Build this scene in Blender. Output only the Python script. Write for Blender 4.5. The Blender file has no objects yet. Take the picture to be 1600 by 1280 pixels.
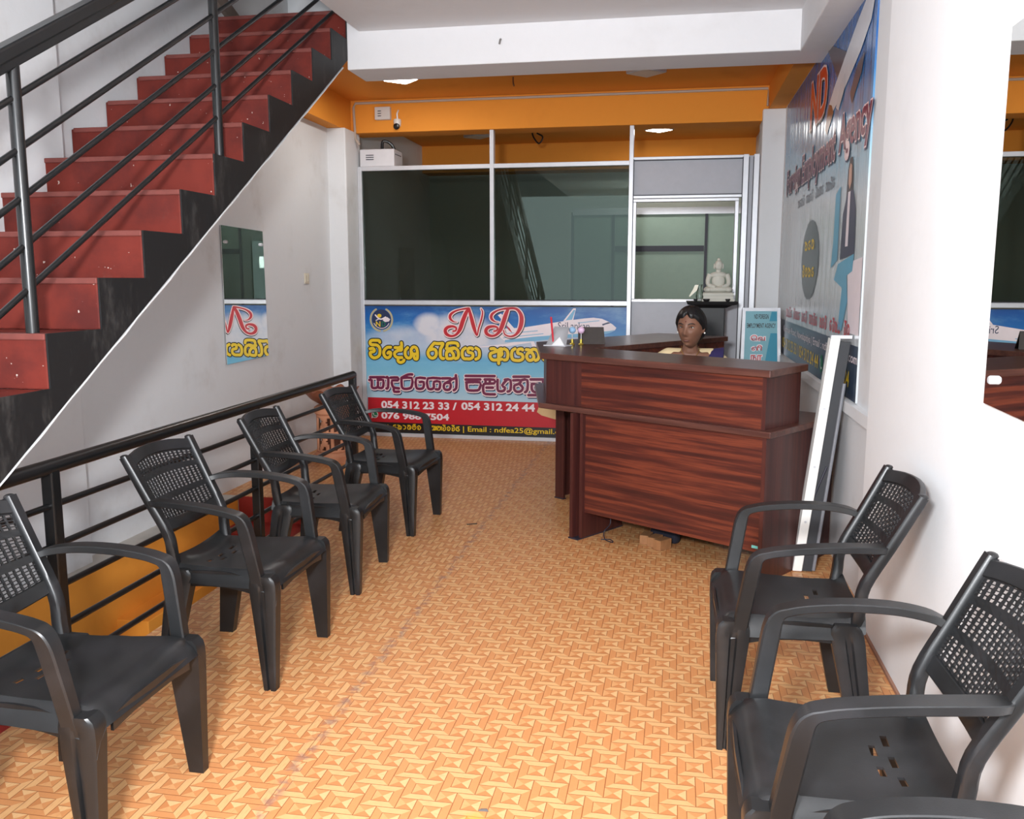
import bpy, bmesh, math, random
from mathutils import Vector, Matrix
R = math.radians
random.seed(4)
SC = bpy.context.scene
COL = SC.collection

# ------------------------------------------------------------------ camera, sky, lights, exposure
cd = bpy.data.cameras.new('camera'); cam = bpy.data.objects.new('camera', cd); COL.objects.link(cam)
cam.location = (0, 0, 1.4)
cam.rotation_euler = (R(90 - 8.32), 0, R(10.26))
cd.sensor_fit = 'HORIZONTAL'; cd.sensor_width = 36; cd.lens = 1386.4 / 1600 * 36
cd.clip_start = .05; cd.clip_end = 200
SC.camera = cam

wd = bpy.data.worlds.new('World'); SC.world = wd; wd.use_nodes = True
bg = wd.node_tree.nodes['Background']; bg.inputs['Color'].default_value = (.78, .88, 1, 1); bg.inputs['Strength'].default_value = .22

def area(name, loc, rot, sx, sy, power, color=(1, 1, 1), spread=180):
    l = bpy.data.lights.new(name, 'AREA'); l.shape = 'RECTANGLE'; l.size = sx; l.size_y = sy
    l.energy = power; l.color = color; l.spread = R(spread)
    o = bpy.data.objects.new(name, l); COL.objects.link(o); o.location = loc; o.rotation_euler = [R(a) for a in rot]
    return o
# daylight through the open shop front behind the photographer
area('shopfront_daylight', (-1.0, -1.25, 1.75), (82, 0, 0), 3.7, 2.3, 56, (.85, .93, 1))
# the photographer's flash, beside the camera
area('camera_flash', (-.30, -.15, 1.72), (87, 0, -2), .26, .2, 96, (.965, .975, 1))
# daylight of the upper storey coming down the stair opening
area('upper_window_daylight', (-2.2, 1.2, 5.2), (35, 0, 12), 1.6, 1.6, 14, (.95, .98, 1))

SC.view_settings.view_transform = 'Standard'; SC.view_settings.look = 'None'
SC.view_settings.gamma = 1; SC.view_settings.use_curve_mapping = False
SC.view_settings.exposure = .9

# ------------------------------------------------------------------ materials
def lin(c):
    def f(v):
        v /= 255.
        return v / 12.92 if v <= .04045 else ((v + .055) / 1.055) ** 2.4
    return tuple(f(v) for v in c)
class NT:
    """small wrapper for building node trees"""
    def __init__(s, name):
        s.m = bpy.data.materials.new(name); s.m.use_nodes = True
        s.t = s.m.node_tree; s.bsdf = s.t.nodes['Principled BSDF']; s.out = s.t.nodes['Material Output']
    def n(s, typ, **kw):
        o = s.t.nodes.new(typ)
        for k, v in kw.items(): setattr(o, k, v)
        return o
    def link(s, a, b): s.t.links.new(a, b)
    def val(s, sock, v):
        if isinstance(v, bpy.types.NodeSocket): s.link(v, sock)
        else: sock.default_value = v
    def M(s, op, a, b=None, c=None):
        o = s.n('ShaderNodeMath', operation=op); s.val(o.inputs[0], a)
        if b is not None: s.val(o.inputs[1], b)
        if c is not None: s.val(o.inputs[2], c)
        return o.outputs[0]
    def mix(s, f, a, b, blend='MIX'):
        o = s.n('ShaderNodeMix', data_type='RGBA', blend_type=blend)
        s.val(o.inputs[0], f)
        for k, v in ((6, a), (7, b)):
            s.val(o.inputs[k], v if isinstance(v, bpy.types.NodeSocket) else (*v[:3], 1))
        return o.outputs[2]
    def pos(s):
        g = s.n('ShaderNodeNewGeometry'); x = s.n('ShaderNodeSeparateXYZ'); s.link(g.outputs['Position'], x.inputs[0])
        return g.outputs['Position'], x.outputs[0], x.outputs[1], x.outputs[2]
    def obj(s):
        g = s.n('ShaderNodeTexCoord'); x = s.n('ShaderNodeSeparateXYZ'); s.link(g.outputs['Object'], x.inputs[0])
        return g.outputs['Object'], x.outputs[0], x.outputs[1], x.outputs[2]
    def noise(s, vec, scale, detail=3, rough=.5, stretch=None):
        if stretch:
            mp = s.n('ShaderNodeMapping'); s.link(vec, mp.inputs[0]); mp.inputs['Scale'].default_value = stretch; vec = mp.outputs[0]
        o = s.n('ShaderNodeTexNoise'); s.link(vec, o.inputs['Vector']); o.inputs['Scale'].default_value = scale
        o.inputs['Detail'].default_value = detail; o.inputs['Roughness'].default_value = rough
        return o.outputs[0]
    def ramp(s, f, stops):
        o = s.n('ShaderNodeValToRGB'); s.link(f, o.inputs[0]); e = o.color_ramp.elements
        while len(e) < len(stops): e.new(.5)
        for q, (p, c) in zip(e, stops): q.position = p; q.color = (*c[:3], 1)
        return o.outputs[0]
    def sstep(s, v, a, b):
        o = s.n('ShaderNodeMapRange', interpolation_type='SMOOTHSTEP'); s.val(o.inputs[0], v)
        o.inputs[1].default_value = a; o.inputs[2].default_value = b
        return o.outputs[0]
    def bump(s, h, strength=.2, dist=.01):
        o = s.n('ShaderNodeBump'); s.link(h, o.inputs['Height']); o.inputs['Strength'].default_value = strength; o.inputs['Distance'].default_value = dist
        s.link(o.outputs[0], s.bsdf.inputs['Normal'])
    def base(s, c): s.val(s.bsdf.inputs['Base Color'], c if isinstance(c, bpy.types.NodeSocket) else (*c[:3], 1))
    def set(s, rough=.5, metal=0, spec=.5, coat=0):
        b = s.bsdf.inputs; b['Roughness'].default_value = rough; b['Metallic'].default_value = metal
        b['Specular IOR Level'].default_value = spec; b['Coat Weight'].default_value = coat
        return s
def mat(name, rgb, rough=.5, metal=0, spec=.5, var=.06, scale=18, bump=0, coat=0, emit=0):
    """plain surface with a little procedural variation; rgb in sRGB 0-255"""
    n = NT(name); c = lin(rgb); v = n.noise(n.obj()[0], scale, 4)
    n.base(n.mix(v, [q * (1 - var) for q in c], [min(1, q * (1 + var)) for q in c])); n.set(rough, metal, spec, coat)
    if bump: n.bump(v, bump, .004)
    if emit:
        n.bsdf.inputs['Emission Color'].default_value = (*c, 1); n.bsdf.inputs['Emission Strength'].default_value = emit
    return n.m
def plaster(name, rgb, dirt=(150, 135, 118), amount=.35, rough=.75):
    n = NT(name); p = n.pos()[0]
    a = n.noise(p, 2.2, 5, .6); b = n.noise(p, 26, 3)
    f = n.M('MULTIPLY', n.sstep(a, .52, .82), amount)
    col = n.mix(f, lin(rgb), lin(dirt)); n.base(n.mix(n.M('MULTIPLY', b, .10), col, [q * .72 for q in lin(rgb)]))
    n.set(rough, 0, .25); n.bump(n.noise(p, 60, 4), .12, .004)
    return n.m
def wood(name, axis, dark, mid, light, rough=.38):
    n = NT(name); o = n.obj()[0]
    st = [15., 15., 15.]; st[axis] = .55
    a = n.noise(o, 2.2, 6, .62, st); st2 = [60., 60., 60.]; st2[axis] = 1.2
    b = n.noise(o, 2, 3, .5, st2)
    c = n.ramp(a, [(.30, lin(dark)), (.48, lin(mid)), (.60, lin(light)), (.72, lin(mid))])
    n.base(n.mix(n.M('MULTIPLY', b, .5), c, lin(dark))); n.set(rough, 0, .4)
    return n.m

# ------------------------------------------------------------------ mesh helpers
def catmull(pts, n=6, closed=False):
    P = [Vector(p) for p in pts]
    if len(P) < 3: return P
    out = []; L = len(P)
    for i in range(L if closed else L - 1):
        p0 = P[(i - 1) % L] if closed or i else P[0] * 2 - P[1]
        p1 = P[i]; p2 = P[(i + 1) % L]
        p3 = P[(i + 2) % L] if closed or i + 2 < L else P[-1] * 2 - P[-2]
        for k in range(n):
            t = k / n
            out.append(.5 * ((2 * p1) + (p2 - p0) * t + (2 * p0 - 5 * p1 + 4 * p2 - p3) * t * t + (3 * p1 - p0 - 3 * p2 + p3) * t ** 3))
    if not closed: out.append(P[-1])
    return out
class MB:
    def __init__(s): s.v = []; s.f = []; s.m = []; s.mi = 0
    def face(s, idx): s.f.append(tuple(idx)); s.m.append(s.mi)
    def add(s, vs, fs):
        o = len(s.v); s.v += [tuple(v) for v in vs]
        for f in fs: s.face([i + o for i in f])
    def box(s, a, b, mtx=None):
        x0, x1 = sorted((a[0], b[0])); y0, y1 = sorted((a[1], b[1])); z0, z1 = sorted((a[2], b[2]))
        vs = [(x0, y0, z0), (x1, y0, z0), (x1, y1, z0), (x0, y1, z0), (x0, y0, z1), (x1, y0, z1), (x1, y1, z1), (x0, y1, z1)]
        if mtx: vs = [mtx @ Vector(v) for v in vs]
        s.add(vs, [(0, 3, 2, 1), (4, 5, 6, 7), (0, 1, 5, 4), (1, 2, 6, 5), (2, 3, 7, 6), (3, 0, 4, 7)]); return s
    def loft(s, rings, cap=True, closed=True):
        n = len(rings[0]); o = len(s.v)
        for r in rings: s.v += [tuple(p) for p in r]
        for k in range(len(rings) - 1):
            for i in range(n if closed else n - 1):
                j = (i + 1) % n; s.face((o + k * n + i, o + k * n + j, o + (k + 1) * n + j, o + (k + 1) * n + i))
        if cap:
            s.face([o + i for i in reversed(range(n))]); s.face([o + (len(rings) - 1) * n + i for i in range(n)])
        return s
    def tube(s, pts, r, n=10, cap=True):
        P = [Vector(p) for p in pts]; rings = []; up = None
        for i, p in enumerate(P):
            t = (P[min(i + 1, len(P) - 1)] - P[max(i - 1, 0)]).normalized()
            if up is None: up = Vector((0, 0, 1)) if abs(t.z) < .9 else Vector((1, 0, 0))
            a = t.cross(up).normalized(); b = a.cross(t).normalized(); up = b
            rr = r[i] if isinstance(r, (list, tuple)) else r
            rings.append([p + a * (rr * math.cos(q)) + b * (rr * math.sin(q)) for q in (2 * math.pi * k / n for k in range(n))])
        return s.loft(rings, cap)
    def sweep(s, pts, side, sec):
        """sec(i, t) -> list of (a, b): a along the fixed side axis, b along side x tangent"""
        P = [Vector(p) for p in pts]; side = Vector(side).normalized(); rings = []; N = len(P)
        for i, p in enumerate(P):
            t = (P[min(i + 1, N - 1)] - P[max(i - 1, 0)]).normalized(); b = side.cross(t).normalized()
            rings.append([p + side * u + b * w for u, w in sec(i, i / (N - 1))])
        return s.loft(rings)
    def lathe(s, prof, c=(0, 0, 0), n=24, sy=1.0):
        rings = [[(c[0] + r * math.cos(2 * math.pi * k / n), c[1] + r * sy * math.sin(2 * math.pi * k / n), c[2] + z) for k in range(n)] for r, z in prof]
        return s.loft(rings)
    def prism(s, poly, z0, z1):
        return s.loft([[(x, y, z0) for x, y in poly], [(x, y, z1) for x, y in poly]])
    def ball(s, c, r, n=16, m=10):
        r = r if isinstance(r, (tuple, list)) else (r, r, r); rings = []
        for i in range(m + 1):
            a = math.pi * (i / m) ; a = min(max(a, .02), math.pi - .02)
            rings.append([(c[0] + r[0] * math.sin(a) * math.cos(2 * math.pi * k / n), c[1] + r[1] * math.sin(a) * math.sin(2 * math.pi * k / n), c[2] - r[2] * math.cos(a)) for k in range(n)])
        return s.loft(rings)
    def flat(s, poly, place):
        s.add([place(*p) for p in poly], [tuple(range(len(poly)))]); return s
    def ribbon(s, pts, w, place0, n=6, grow=0, dx=0, dy=0):
        """a flat brush stroke; points (x, y[, width]), round ends; place maps (x, y) to 3-D"""
        # print lies in paper-thin layers: every stroke, and a stroke along its length, rises a few micrometres
        s.lift = getattr(s, 'lift', 0) + 2e-5; e0 = Vector(place0(0, 0)); nz = (Vector(place0(1, 0)) - e0).cross(Vector(place0(0, 1)) - e0).normalized(); up = [0]
        def place(x, y): up[0] += 1; return Vector(place0(x, y)) + nz * (s.lift + up[0] * 2e-6)
        P = [Vector((p[0], p[1], p[2] if len(p) > 2 else w)) for p in pts]; P = catmull(P, n) if len(P) > 2 else P
        Lr = []; N = len(P)
        def nor(i):
            t = (P[min(i + 1, N - 1)] - P[max(i - 1, 0)]).xy; t = t.normalized() if t.length > 1e-9 else Vector((1, 0)); return t, Vector((-t.y, t.x))
        ring = []
        for i in range(N):
            t, q = nor(i); h = max(P[i].z, .0005) / 2 + grow
            Lr.append((P[i].xy + q * h, P[i].xy - q * h))
        o = len(s.v)
        for a, b in Lr: s.v += [tuple(place(a.x + dx, a.y + dy)), tuple(place(b.x + dx, b.y + dy))]
        for i in range(N - 1): s.face((o + 2 * i, o + 2 * i + 1, o + 2 * i + 3, o + 2 * i + 2))
        for i, sg in ((0, -1), (N - 1, 1)):
            t, q = nor(i); h = max(P[i].z, .0005) / 2 + grow; c = P[i].xy; K = 7
            s.flat([(c.x + dx + h * (q.x * math.cos(a) + sg * t.x * math.sin(a)), c.y + dy + h * (q.y * math.cos(a) + sg * t.y * math.sin(a))) for a in (math.pi * k / K for k in range(K + 1))], place)
        return s
    def build(s, name, m, parent=None, smooth=None, bevel=0, fix=True):
        me = bpy.data.meshes.new(name); me.from_pydata(s.v, [], s.f)
        ms = m if isinstance(m, (list, tuple)) else [m]
        for q in ms: me.materials.append(q)
        if len(ms) > 1: me.polygons.foreach_set('material_index', s.m)
        if fix:
            bm = bmesh.new(); bm.from_mesh(me); bmesh.ops.recalc_face_normals(bm, faces=bm.faces); bm.to_mesh(me); bm.free()
        if smooth is not None:
            me.shade_smooth(); me.set_sharp_from_angle(angle=R(smooth))
        o = bpy.data.objects.new(name, me); COL.objects.link(o)
        if parent: o.parent = parent
        if bevel:
            b = o.modifiers.new('bevel', 'BEVEL'); b.width = bevel; b.segments = 2; b.limit_method = 'ANGLE'; b.angle_limit = R(40)
        return o
def resharp(o, ang):
    baked(o); o.data.shade_smooth(); o.data.set_sharp_from_angle(angle=R(ang)); return o
def baked(o):
    """apply the modifiers of o into its mesh"""
    dg = bpy.context.evaluated_depsgraph_get(); dg.update()
    me = bpy.data.meshes.new_from_object(o.evaluated_get(dg)); o.modifiers.clear(); o.data = me; return o
def tag(o, label, cat, group=None):
    o['label'] = label; o['category'] = cat
    if group: o['group'] = group
    return o
def thing(name, label, cat, loc=(0, 0, 0), rz=0, group=None):
    o = bpy.data.objects.new(name, None); COL.objects.link(o); o.empty_display_size = .1
    o.location = loc; o.rotation_euler = (0, 0, R(rz)); return tag(o, label, cat, group)
def struct(name, mb, m, **kw):
    o = mb.build(name, m, **kw); o['kind'] = 'structure'; return o
def dup(root, loc, rz, label):
    r = root.copy(); COL.objects.link(r); r.location = loc; r.rotation_euler = (0, 0, R(rz)); r['label'] = label
    for ch in list(root.children):
        c = ch.copy(); COL.objects.link(c); c.parent = r
        for g in ch.children:
            d = g.copy(); COL.objects.link(d); d.parent = c
    return r
def words(mb, gap):
    """split a line of lettering (along x) into one MB per word"""
    sp = sorted((min(mb.v[i][0] for i in f), max(mb.v[i][0] for i in f), k) for k, f in enumerate(mb.f)); out = []; end = None
    for a, b, k in sp:
        if end is None or a > end + gap: out.append([]); end = b
        out[-1].append(k); end = max(end, b)
    res = []
    for ks in out:
        w = MB(); ids = {}
        for k in ks:
            for i in mb.f[k]:
                if i not in ids: ids[i] = len(w.v); w.v.append(mb.v[i])
            w.face([ids[i] for i in mb.f[k]])
        res.append(w)
    return res
def text_mb(lines, place, box, bold=0, grow=0, dx=0, dy=0, mb=None, shear=0):
    """text filled into box = (x0, y0, width, height) measured on its capitals; place maps (x, y) to 3-D"""
    mb = mb or MB(); c = bpy.data.curves.new('lettering', 'FONT'); c.body = lines; c.offset = bold; c.resolution_u = 3; c.shear = shear
    o = bpy.data.objects.new('lettering', c); COL.objects.link(o)
    def grab(): return bpy.data.meshes.new_from_object(o)
    me = grab(); xs = [v.co.x for v in me.vertices]; ys = [v.co.y for v in me.vertices]
    x0, x1 = min(xs), max(xs); cap = .7 if lines.isascii() else max(ys)
    if grow:
        c.offset = bold + grow / (box[3] / cap); me2 = grab()
    else: me2 = me
    sx = box[2] / (x1 - x0); sy = box[3] / cap
    mb.add([place(box[0] + dx + (v.co.x - x0) * sx, box[1] + dy + v.co.y * sy) for v in me2.vertices], [tuple(p.vertices) for p in me2.polygons])
    COL.objects.unlink(o); bpy.data.objects.remove(o); return mb
SY= [[(-2663,789),(-2635,793),(-2622,775),(-2633,764),(-2658,757),(-2662,739),(-2644,714),(-2614,709),(-2580,729),(-2570,765),(-2575,801),(-2597,822),(-2626,825),(-2653,828),(-2661,846),(-2646,863),(-2607,865),(-2577,863),(-2570,849)],[(-2470,806),(-2504,802),(-2531,776),(-2535,744),(-2521,719),(-2498,711),(-2476,727),(-2471,756),(-2486,763),(-2498,752)],[(-2430,803),(-2393,803),(-2370,818),(-2370,846)],[(-2370,818),(-2371,782),(-2400,778),(-2434,756),(-2427,724),(-2398,714),(-2368,715)],[(-2402,707),(-2404,685),(-2384,671),(-2358,679),(-2348,693)],[(-2313,804),(-2334,779),(-2335,737),(-2313,712),(-2287,719),(-2281,752),(-2282,784),(-2263,809),(-2238,805),(-2225,774),(-2226,710),(-2247,706),(-2256,727)],[(-2277,766),(-2268,748),(-2242,749)],[(-2088,793),(-2119,782),(-2127,754),(-2114,726),(-2089,714),(-2063,725),(-2050,755),(-2059,787),(-2088,797)],[(-2119,786),(-2098,814),(-2072,843),(-2065,847)],[(-2069,847),(-2032,843),(-1992,846),(-1996,826),(-2013,791),(-2014,734),(-1998,713),(-1985,713)],[(-1960,802),(-1928,799),(-1899,799)],[(-1928,799),(-1953,774),(-1959,742),(-1952,714),(-1932,711),(-1907,715),(-1894,729),(-1899,757),(-1924,781),(-1946,774)],[(-1928,799),(-1891,807),(-1859,789),(-1850,754),(-1856,723),(-1878,712)],[(-1953,823),(-1945,845),(-1902,852),(-1862,847),(-1853,825)],[(-1787,808),(-1812,787),(-1816,744),(-1802,716),(-1777,713),(-1744,714),(-1721,732),(-1726,763),(-1762,773),(-1758,805),(-1729,807),(-1722,798)],[(-1693,809),(-1668,792),(-1661,757),(-1669,725),(-1694,711)],[(-1559,804),(-1529,805),(-1511,784),(-1536,773),(-1561,762),(-1565,734),(-1547,710),(-1515,707),(-1490,721),(-1490,770),(-1500,791)],[(-1490,777),(-1490,676)],[(-1493,777),(-1479,802),(-1461,802),(-1467,777),(-1460,764),(-1472,746),(-1486,742)],[(-1486,711),(-1462,715)],[(-1440,806),(-1415,789),(-1408,754),(-1417,715),(-1440,708)],[(-1345,807),(-1369,789),(-1376,751),(-1366,716),(-1337,706),(-1302,707),(-1276,725),(-1285,759),(-1320,769),(-1316,800),(-1288,806),(-1278,798)],[(-1246,801),(-1221,798),(-1204,785)],[(-1207,781),(-1235,767),(-1242,736),(-1225,711),(-1197,712),(-1179,736),(-1193,771),(-1211,781)],[(-1214,791),(-1179,806),(-1148,789),(-1135,754),(-1144,720),(-1165,709)],[(-1102,803),(-1078,800),(-1060,787)],[(-1064,783),(-1092,769),(-1102,738),(-1084,714),(-1053,714),(-1036,739),(-1050,773),(-1067,783)],[(-1071,794),(-1036,808),(-1005,791),(-992,757),(-1001,722),(-1022,711)],[(-946,813),(-970,795),(-977,757),(-966,722),(-938,713),(-904,713),(-878,731),(-887,765),(-921,775),(-918,806),(-891,812),(-880,803)]]
SM= [[(-2667,533),(-2536,536)],[(-2596,535),(-2596,509)],[(-2675,508),(-2653,508),(-2654,450),(-2639,436),(-2609,440),(-2596,455),(-2595,488)],[(-2596,509),(-2546,510),(-2547,453),(-2564,438),(-2590,441)],[(-2517,534),(-2498,533),(-2502,443),(-2517,435)],[(-2476,533),(-2409,535),(-2409,510),(-2462,508),(-2462,465),(-2444,444),(-2400,438)],[(-2448,437),(-2445,408),(-2400,409)],[(-2375,532),(-2373,456),(-2351,435),(-2303,440),(-2280,462),(-2279,534),(-2375,532)],[(-2372,535),(-2316,563),(-2275,566)],[(-2157,534),(-2238,533),(-2240,456),(-2221,438),(-2184,442),(-2171,461),(-2171,500),(-2206,499)],[(-2018,535),(-2132,533),(-2133,454),(-2115,437),(-2089,441),(-2076,459),(-2075,504),(-2022,505),(-2023,453),(-2037,437),(-2059,438)],[(-2000,536),(-1923,537),(-1923,519),(-1978,490),(-1986,457),(-1972,436),(-1939,437),(-1924,459),(-1927,494),(-1964,497)],[(-1923,526),(-1901,534),(-1879,542),(-1875,566)],[(-1876,559),(-1870,524),(-1873,453),(-1895,433)],[(-1786,562),(-1527,565)],[(-1787,530),(-1655,533)],[(-1721,532),(-1721,507)],[(-1782,505),(-1658,508),(-1661,456),(-1681,436),(-1752,434),(-1775,448),(-1779,501)],[(-1615,534),(-1530,533),(-1532,501),(-1610,497),(-1628,481),(-1628,427),(-1606,405),(-1525,404)],[(-1607,531),(-1608,499)],[(-1570,532),(-1570,505)],[(-1600,462),(-1542,463)],[(-1500,533),(-1500,449),(-1480,433),(-1445,438),(-1435,466),(-1460,485),(-1415,538)],[(-1435,535),(-1385,533),(-1385,447),(-1410,432)],[(-1358,563),(-1222,566)],[(-1360,531),(-1286,533),(-1315,500),(-1350,487),(-1350,448),(-1325,431),(-1291,439),(-1276,469),(-1301,496)],[(-1286,535),(-1236,536),(-1236,450),(-1256,430)],[(-1207,542),(-1098,544)],[(-1197,503),(-1196,456),(-1172,432),(-1118,433),(-1098,453),(-1098,541)],[(-1197,503),(-1152,501),(-1152,472)],[(-1226,404),(-1098,407)]]
SN= [[(-1861,1033,3),(-1893,1038,11),(-1921,1064,24),(-1918,1098,24),(-1877,1128,16),(-1817,1145,13),(-1752,1151,22),(-1777,1119,32),(-1808,1046,37),(-1834,972,34),(-1869,925,22),(-1915,911,21),(-1955,927,29),(-1967,961,30),(-1944,988,27),(-1899,996,20),(-1869,982,17),(-1874,959,15),(-1897,954,15)],[(-1752,1149,20),(-1732,1071,32),(-1708,983,32),(-1683,920,13),(-1668,979,14),(-1643,1057,15),(-1632,1120,12),(-1645,1151,6)],[(-1489,1036,3),(-1523,1041,11),(-1553,1067,24),(-1550,1101,24),(-1513,1130,16),(-1464,1147,14),(-1405,1155,20),(-1341,1153,20),(-1301,1117,29),(-1287,1059,37),(-1301,987,34),(-1336,933,22),(-1385,913,14),(-1434,930,12),(-1447,966,10)],[(-1405,1152,22),(-1424,1107,34),(-1449,1034,37),(-1474,971,34),(-1509,929,22),(-1553,916,21),(-1593,933,29),(-1603,965,30),(-1578,992,27),(-1528,999,20),(-1499,985,17),(-1509,963,15),(-1531,958,15)]]
SP= {'fuselage':[(-1532,1015),(-1411,979),(-1265,993),(-1090,1022),(-934,1048),(-749,1074),(-669,1081),(-596,1072),(-541,1048),(-504,1024),(-473,997),(-485,976),(-533,951),(-655,928),(-933,903),(-1183,876),(-1436,873),(-1532,947)],'belly':[(-1436,882),(-1183,913),(-933,934),(-748,946),(-533,969),(-485,979),(-533,951),(-655,925),(-933,903),(-1183,874),(-1436,863)],'wing':[(-1732,812),(-1436,848),(-1196,900),(-1046,952),(-971,934),(-1183,876),(-1164,839),(-1120,808),(-1189,807),(-1208,863),(-1437,823)],'fin':[(-928,1050),(-842,1159),(-818,1159),(-841,1058)],'fin2':[(-906,1056),(-836,1147),(-824,1144),(-851,1063)],'cockpit':[(-595,1027),(-541,1045),(-522,1036),(-565,1024),(-589,1014)],'tail':[(-1498,1096),(-1469,1111),(-1355,986),(-1380,967),(-1429,1020)],'tailred':[(-1434,1015),(-1395,986),(-1365,938),(-1400,967)],'hand':[(-1151,256),(-1134,307),(-1089,336),(-988,305),(-876,285),(-875,173),(-999,198),(-1111,228)],'cuff':[(-1033,315),(-966,311),(-876,291),(-876,263),(-988,292)],'redband':[(-2694,351),(-2700,129)],'blackband':[(-2702,32)],'logo':[(-2551,1051),(-2660,1050),(-2549,1148),(-2445,1052)],'clouds':[(-2704,1158)]}

# ------------------------------------------------------------------ surfaces of the room
M_white = plaster('white_plaster', (222, 224, 226))
M_near = plaster('white_plaster_clean', (236, 238, 240), amount=.08)
M_ceil = plaster('ceiling_paint', (220, 220, 222), amount=.15)
M_orange = plaster('orange_paint', (230, 148, 54), (190, 110, 30), .4)
M_black = mat('black_gloss_paint', (22, 22, 23), .32, var=.3, scale=14)
M_rail = mat('black_rail_enamel', (19, 20, 21), .28, var=.2)
M_alu = mat('white_aluminium', (205, 207, 212), .35, .25)
M_alud = mat('dark_gasket', (40, 40, 52), .5)
M_panel = mat('grey_laminate', (176, 178, 186), .45)

def floor_material():
    n = NT('parquet_vinyl'); P, x, y, z = n.pos(); b = .0497
    left = n.M('LESS_THAN', x, n.M('ADD', -1.045, n.M('MULTIPLY', n.noise(P, 6, 3), .012)))
    fx = n.M('DIVIDE', n.M('ADD', x, 40.014), b); fy = n.M('DIVIDE', n.M('ADD', y, 39.991), b)
    i = n.M('FLOOR', fx); j = n.M('FLOOR', fy); u = n.M('FRACT', fx); v = n.M('FRACT', fy)
    k = n.M('FLOORED_MODULO', n.M('ADD', i, n.M('MULTIPLY', j, 3)), 5)
    eq = lambda q: n.M('COMPARE', k, q, .1)
    k1, k2, k3, k4 = eq(1), eq(2), eq(3), eq(4)
    half = n.M('MULTIPLY', k2, .5)
    qx = n.M('ADD', n.M('ADD', u, -1), n.M('ADD', n.M('ADD', k1, k4), half))
    qy = n.M('ADD', n.M('ADD', v, -1), n.M('ADD', n.M('ADD', k3, k4), half))
    # the left sheet was laid a quarter turn round
    inv = n.M('SUBTRACT', 1, left)
    sx = n.M('ADD', n.M('MULTIPLY', qx, inv), n.M('MULTIPLY', qy, left)); sy = n.M('ADD', n.M('MULTIPLY', qy, inv), n.M('MULTIPLY', qx, left))
    ax = n.M('ABSOLUTE', sx); ay = n.M('ABSOLUTE', sy); d = n.M('MAXIMUM', ax, ay)
    hor = n.M('GREATER_THAN', ax, ay); px = n.M('GREATER_THAN', sx, 0); py = n.M('GREATER_THAN', sy, 0)
    g = n.noise(P, 60, 3, .5); 
    light, mid, deep, hi = lin((238, 186, 128)), lin((222, 154, 98)), lin((212, 142, 88)), lin((240, 194, 138))
    pyr = n.mix(hor, n.mix(py, deep, mid), n.mix(px, lin((232, 172, 114)), hi))
    frame = n.mix(hor, light, mid)
    c = n.mix(n.M('LESS_THAN', d, .5), frame, pyr)
    gr = n.M('ADD', n.M('MULTIPLY', n.noise(P, 1, 3, .5, (30, 420, 1)), inv), n.M('MULTIPLY', n.noise(P, 1, 3, .5, (420, 30, 1)), left))
    c = n.mix(n.M('MULTIPLY', n.sstep(gr, .45, .7), .35), c, deep)
    line = n.M('MAXIMUM', n.M('GREATER_THAN', d, .972), n.M('LESS_THAN', n.M('ABSOLUTE', n.M('SUBTRACT', d, .5)), .022))
    c = n.mix(n.M('MULTIPLY', line, .75), c, lin((142, 78, 40)))
    # worn, dirty joint between the two sheets, scattered scuffs, one spilt yellow stain
    sm = n.M('SUBTRACT', 1, n.sstep(n.M('ABSOLUTE', n.M('ADD', x, 1.045)), .004, .035))
    c = n.mix(n.M('MULTIPLY', sm, n.M('MULTIPLY', n.sstep(n.noise(P, 22, 4), .42, .62), .6)), c, lin((150, 118, 112)))
    c = n.mix(n.M('MULTIPLY', n.sstep(n.noise(P, 9, 5, .7), .64, .74), .35), c, lin((150, 104, 74)))
    dx = n.M('ADD', x, .47); dy = n.M('ADD', y, -2.05); r2 = n.M('ADD', n.M('MULTIPLY', dx, dx), n.M('MULTIPLY', n.M('MULTIPLY', dy, dy), .7))
    st = n.M('SUBTRACT', 1, n.sstep(n.M('ADD', r2, n.M('MULTIPLY', n.noise(P, 30, 2), .004)), .002, .007))
    c = n.mix(n.M('MULTIPLY', st, .8), c, lin((232, 168, 40)))
    c = n.mix(1, c, (.80, .775, .765), 'MULTIPLY')
    n.base(c); n.set(.36, 0, .35); n.link(n.M('ADD', .30, n.M('MULTIPLY', n.noise(P, 5, 4), .25)), n.bsdf.inputs['Roughness'])
    return n.m
M_floor = floor_material()
f = MB(); H = -.02
f.box((-2.03, -1.3, -.12), (.95, 10.6, 0)); f.box((-2.03, 5.27, -.12), (-2.9, 10.6, 0)); f.box((-2.78, -1.3, -.12), (-2.03, .3, 0))
struct('floor', f, M_floor)
struct('wall_left', MB().box((-3.1, -1.3, -1.9), (-2.9, 10.6, 5.6)), M_white)
struct('wall_right', MB().box((.83, 3.62, 0), (1.05, 10.6, 3.1)), M_white)
struct('wall_right_near', MB().box((.788, -1.3, 0), (1.05, 3.78, 3.1)), M_near, bevel=.012)
struct('wall_back', MB().box((-3.1, 10.5, 0), (1.05, 10.7, 3.1)), mat('office_wall_paint', (206, 214, 204), .7))
struct('wall_upper_back', MB().box((-3.1, 6.6, 3.0), (-1.8, 6.75, 5.6)), M_white)
struct('ceiling', MB().box((-1.92, -1.3, 2.89), (.95, 5.5, 3.05)), M_ceil)
struct('ceiling_rear', MB().box((-2.95, 5.725, 2.92), (.95, 10.6, 3.05)), M_orange)
struct('ceiling_upper', MB().box((-3.1, -1.3, 5.6), (1.05, 6.75, 5.7)), M_ceil)
struct('wall_upper_right', MB().box((-1.9, -1.3, 3.05), (-1.8, 6.75, 5.6)), M_white)
struct('ceiling_beam', MB().box((-2.0, 5.4, 2.67), (.84, 5.73, 3.0)), M_ceil, bevel=.006)
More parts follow.
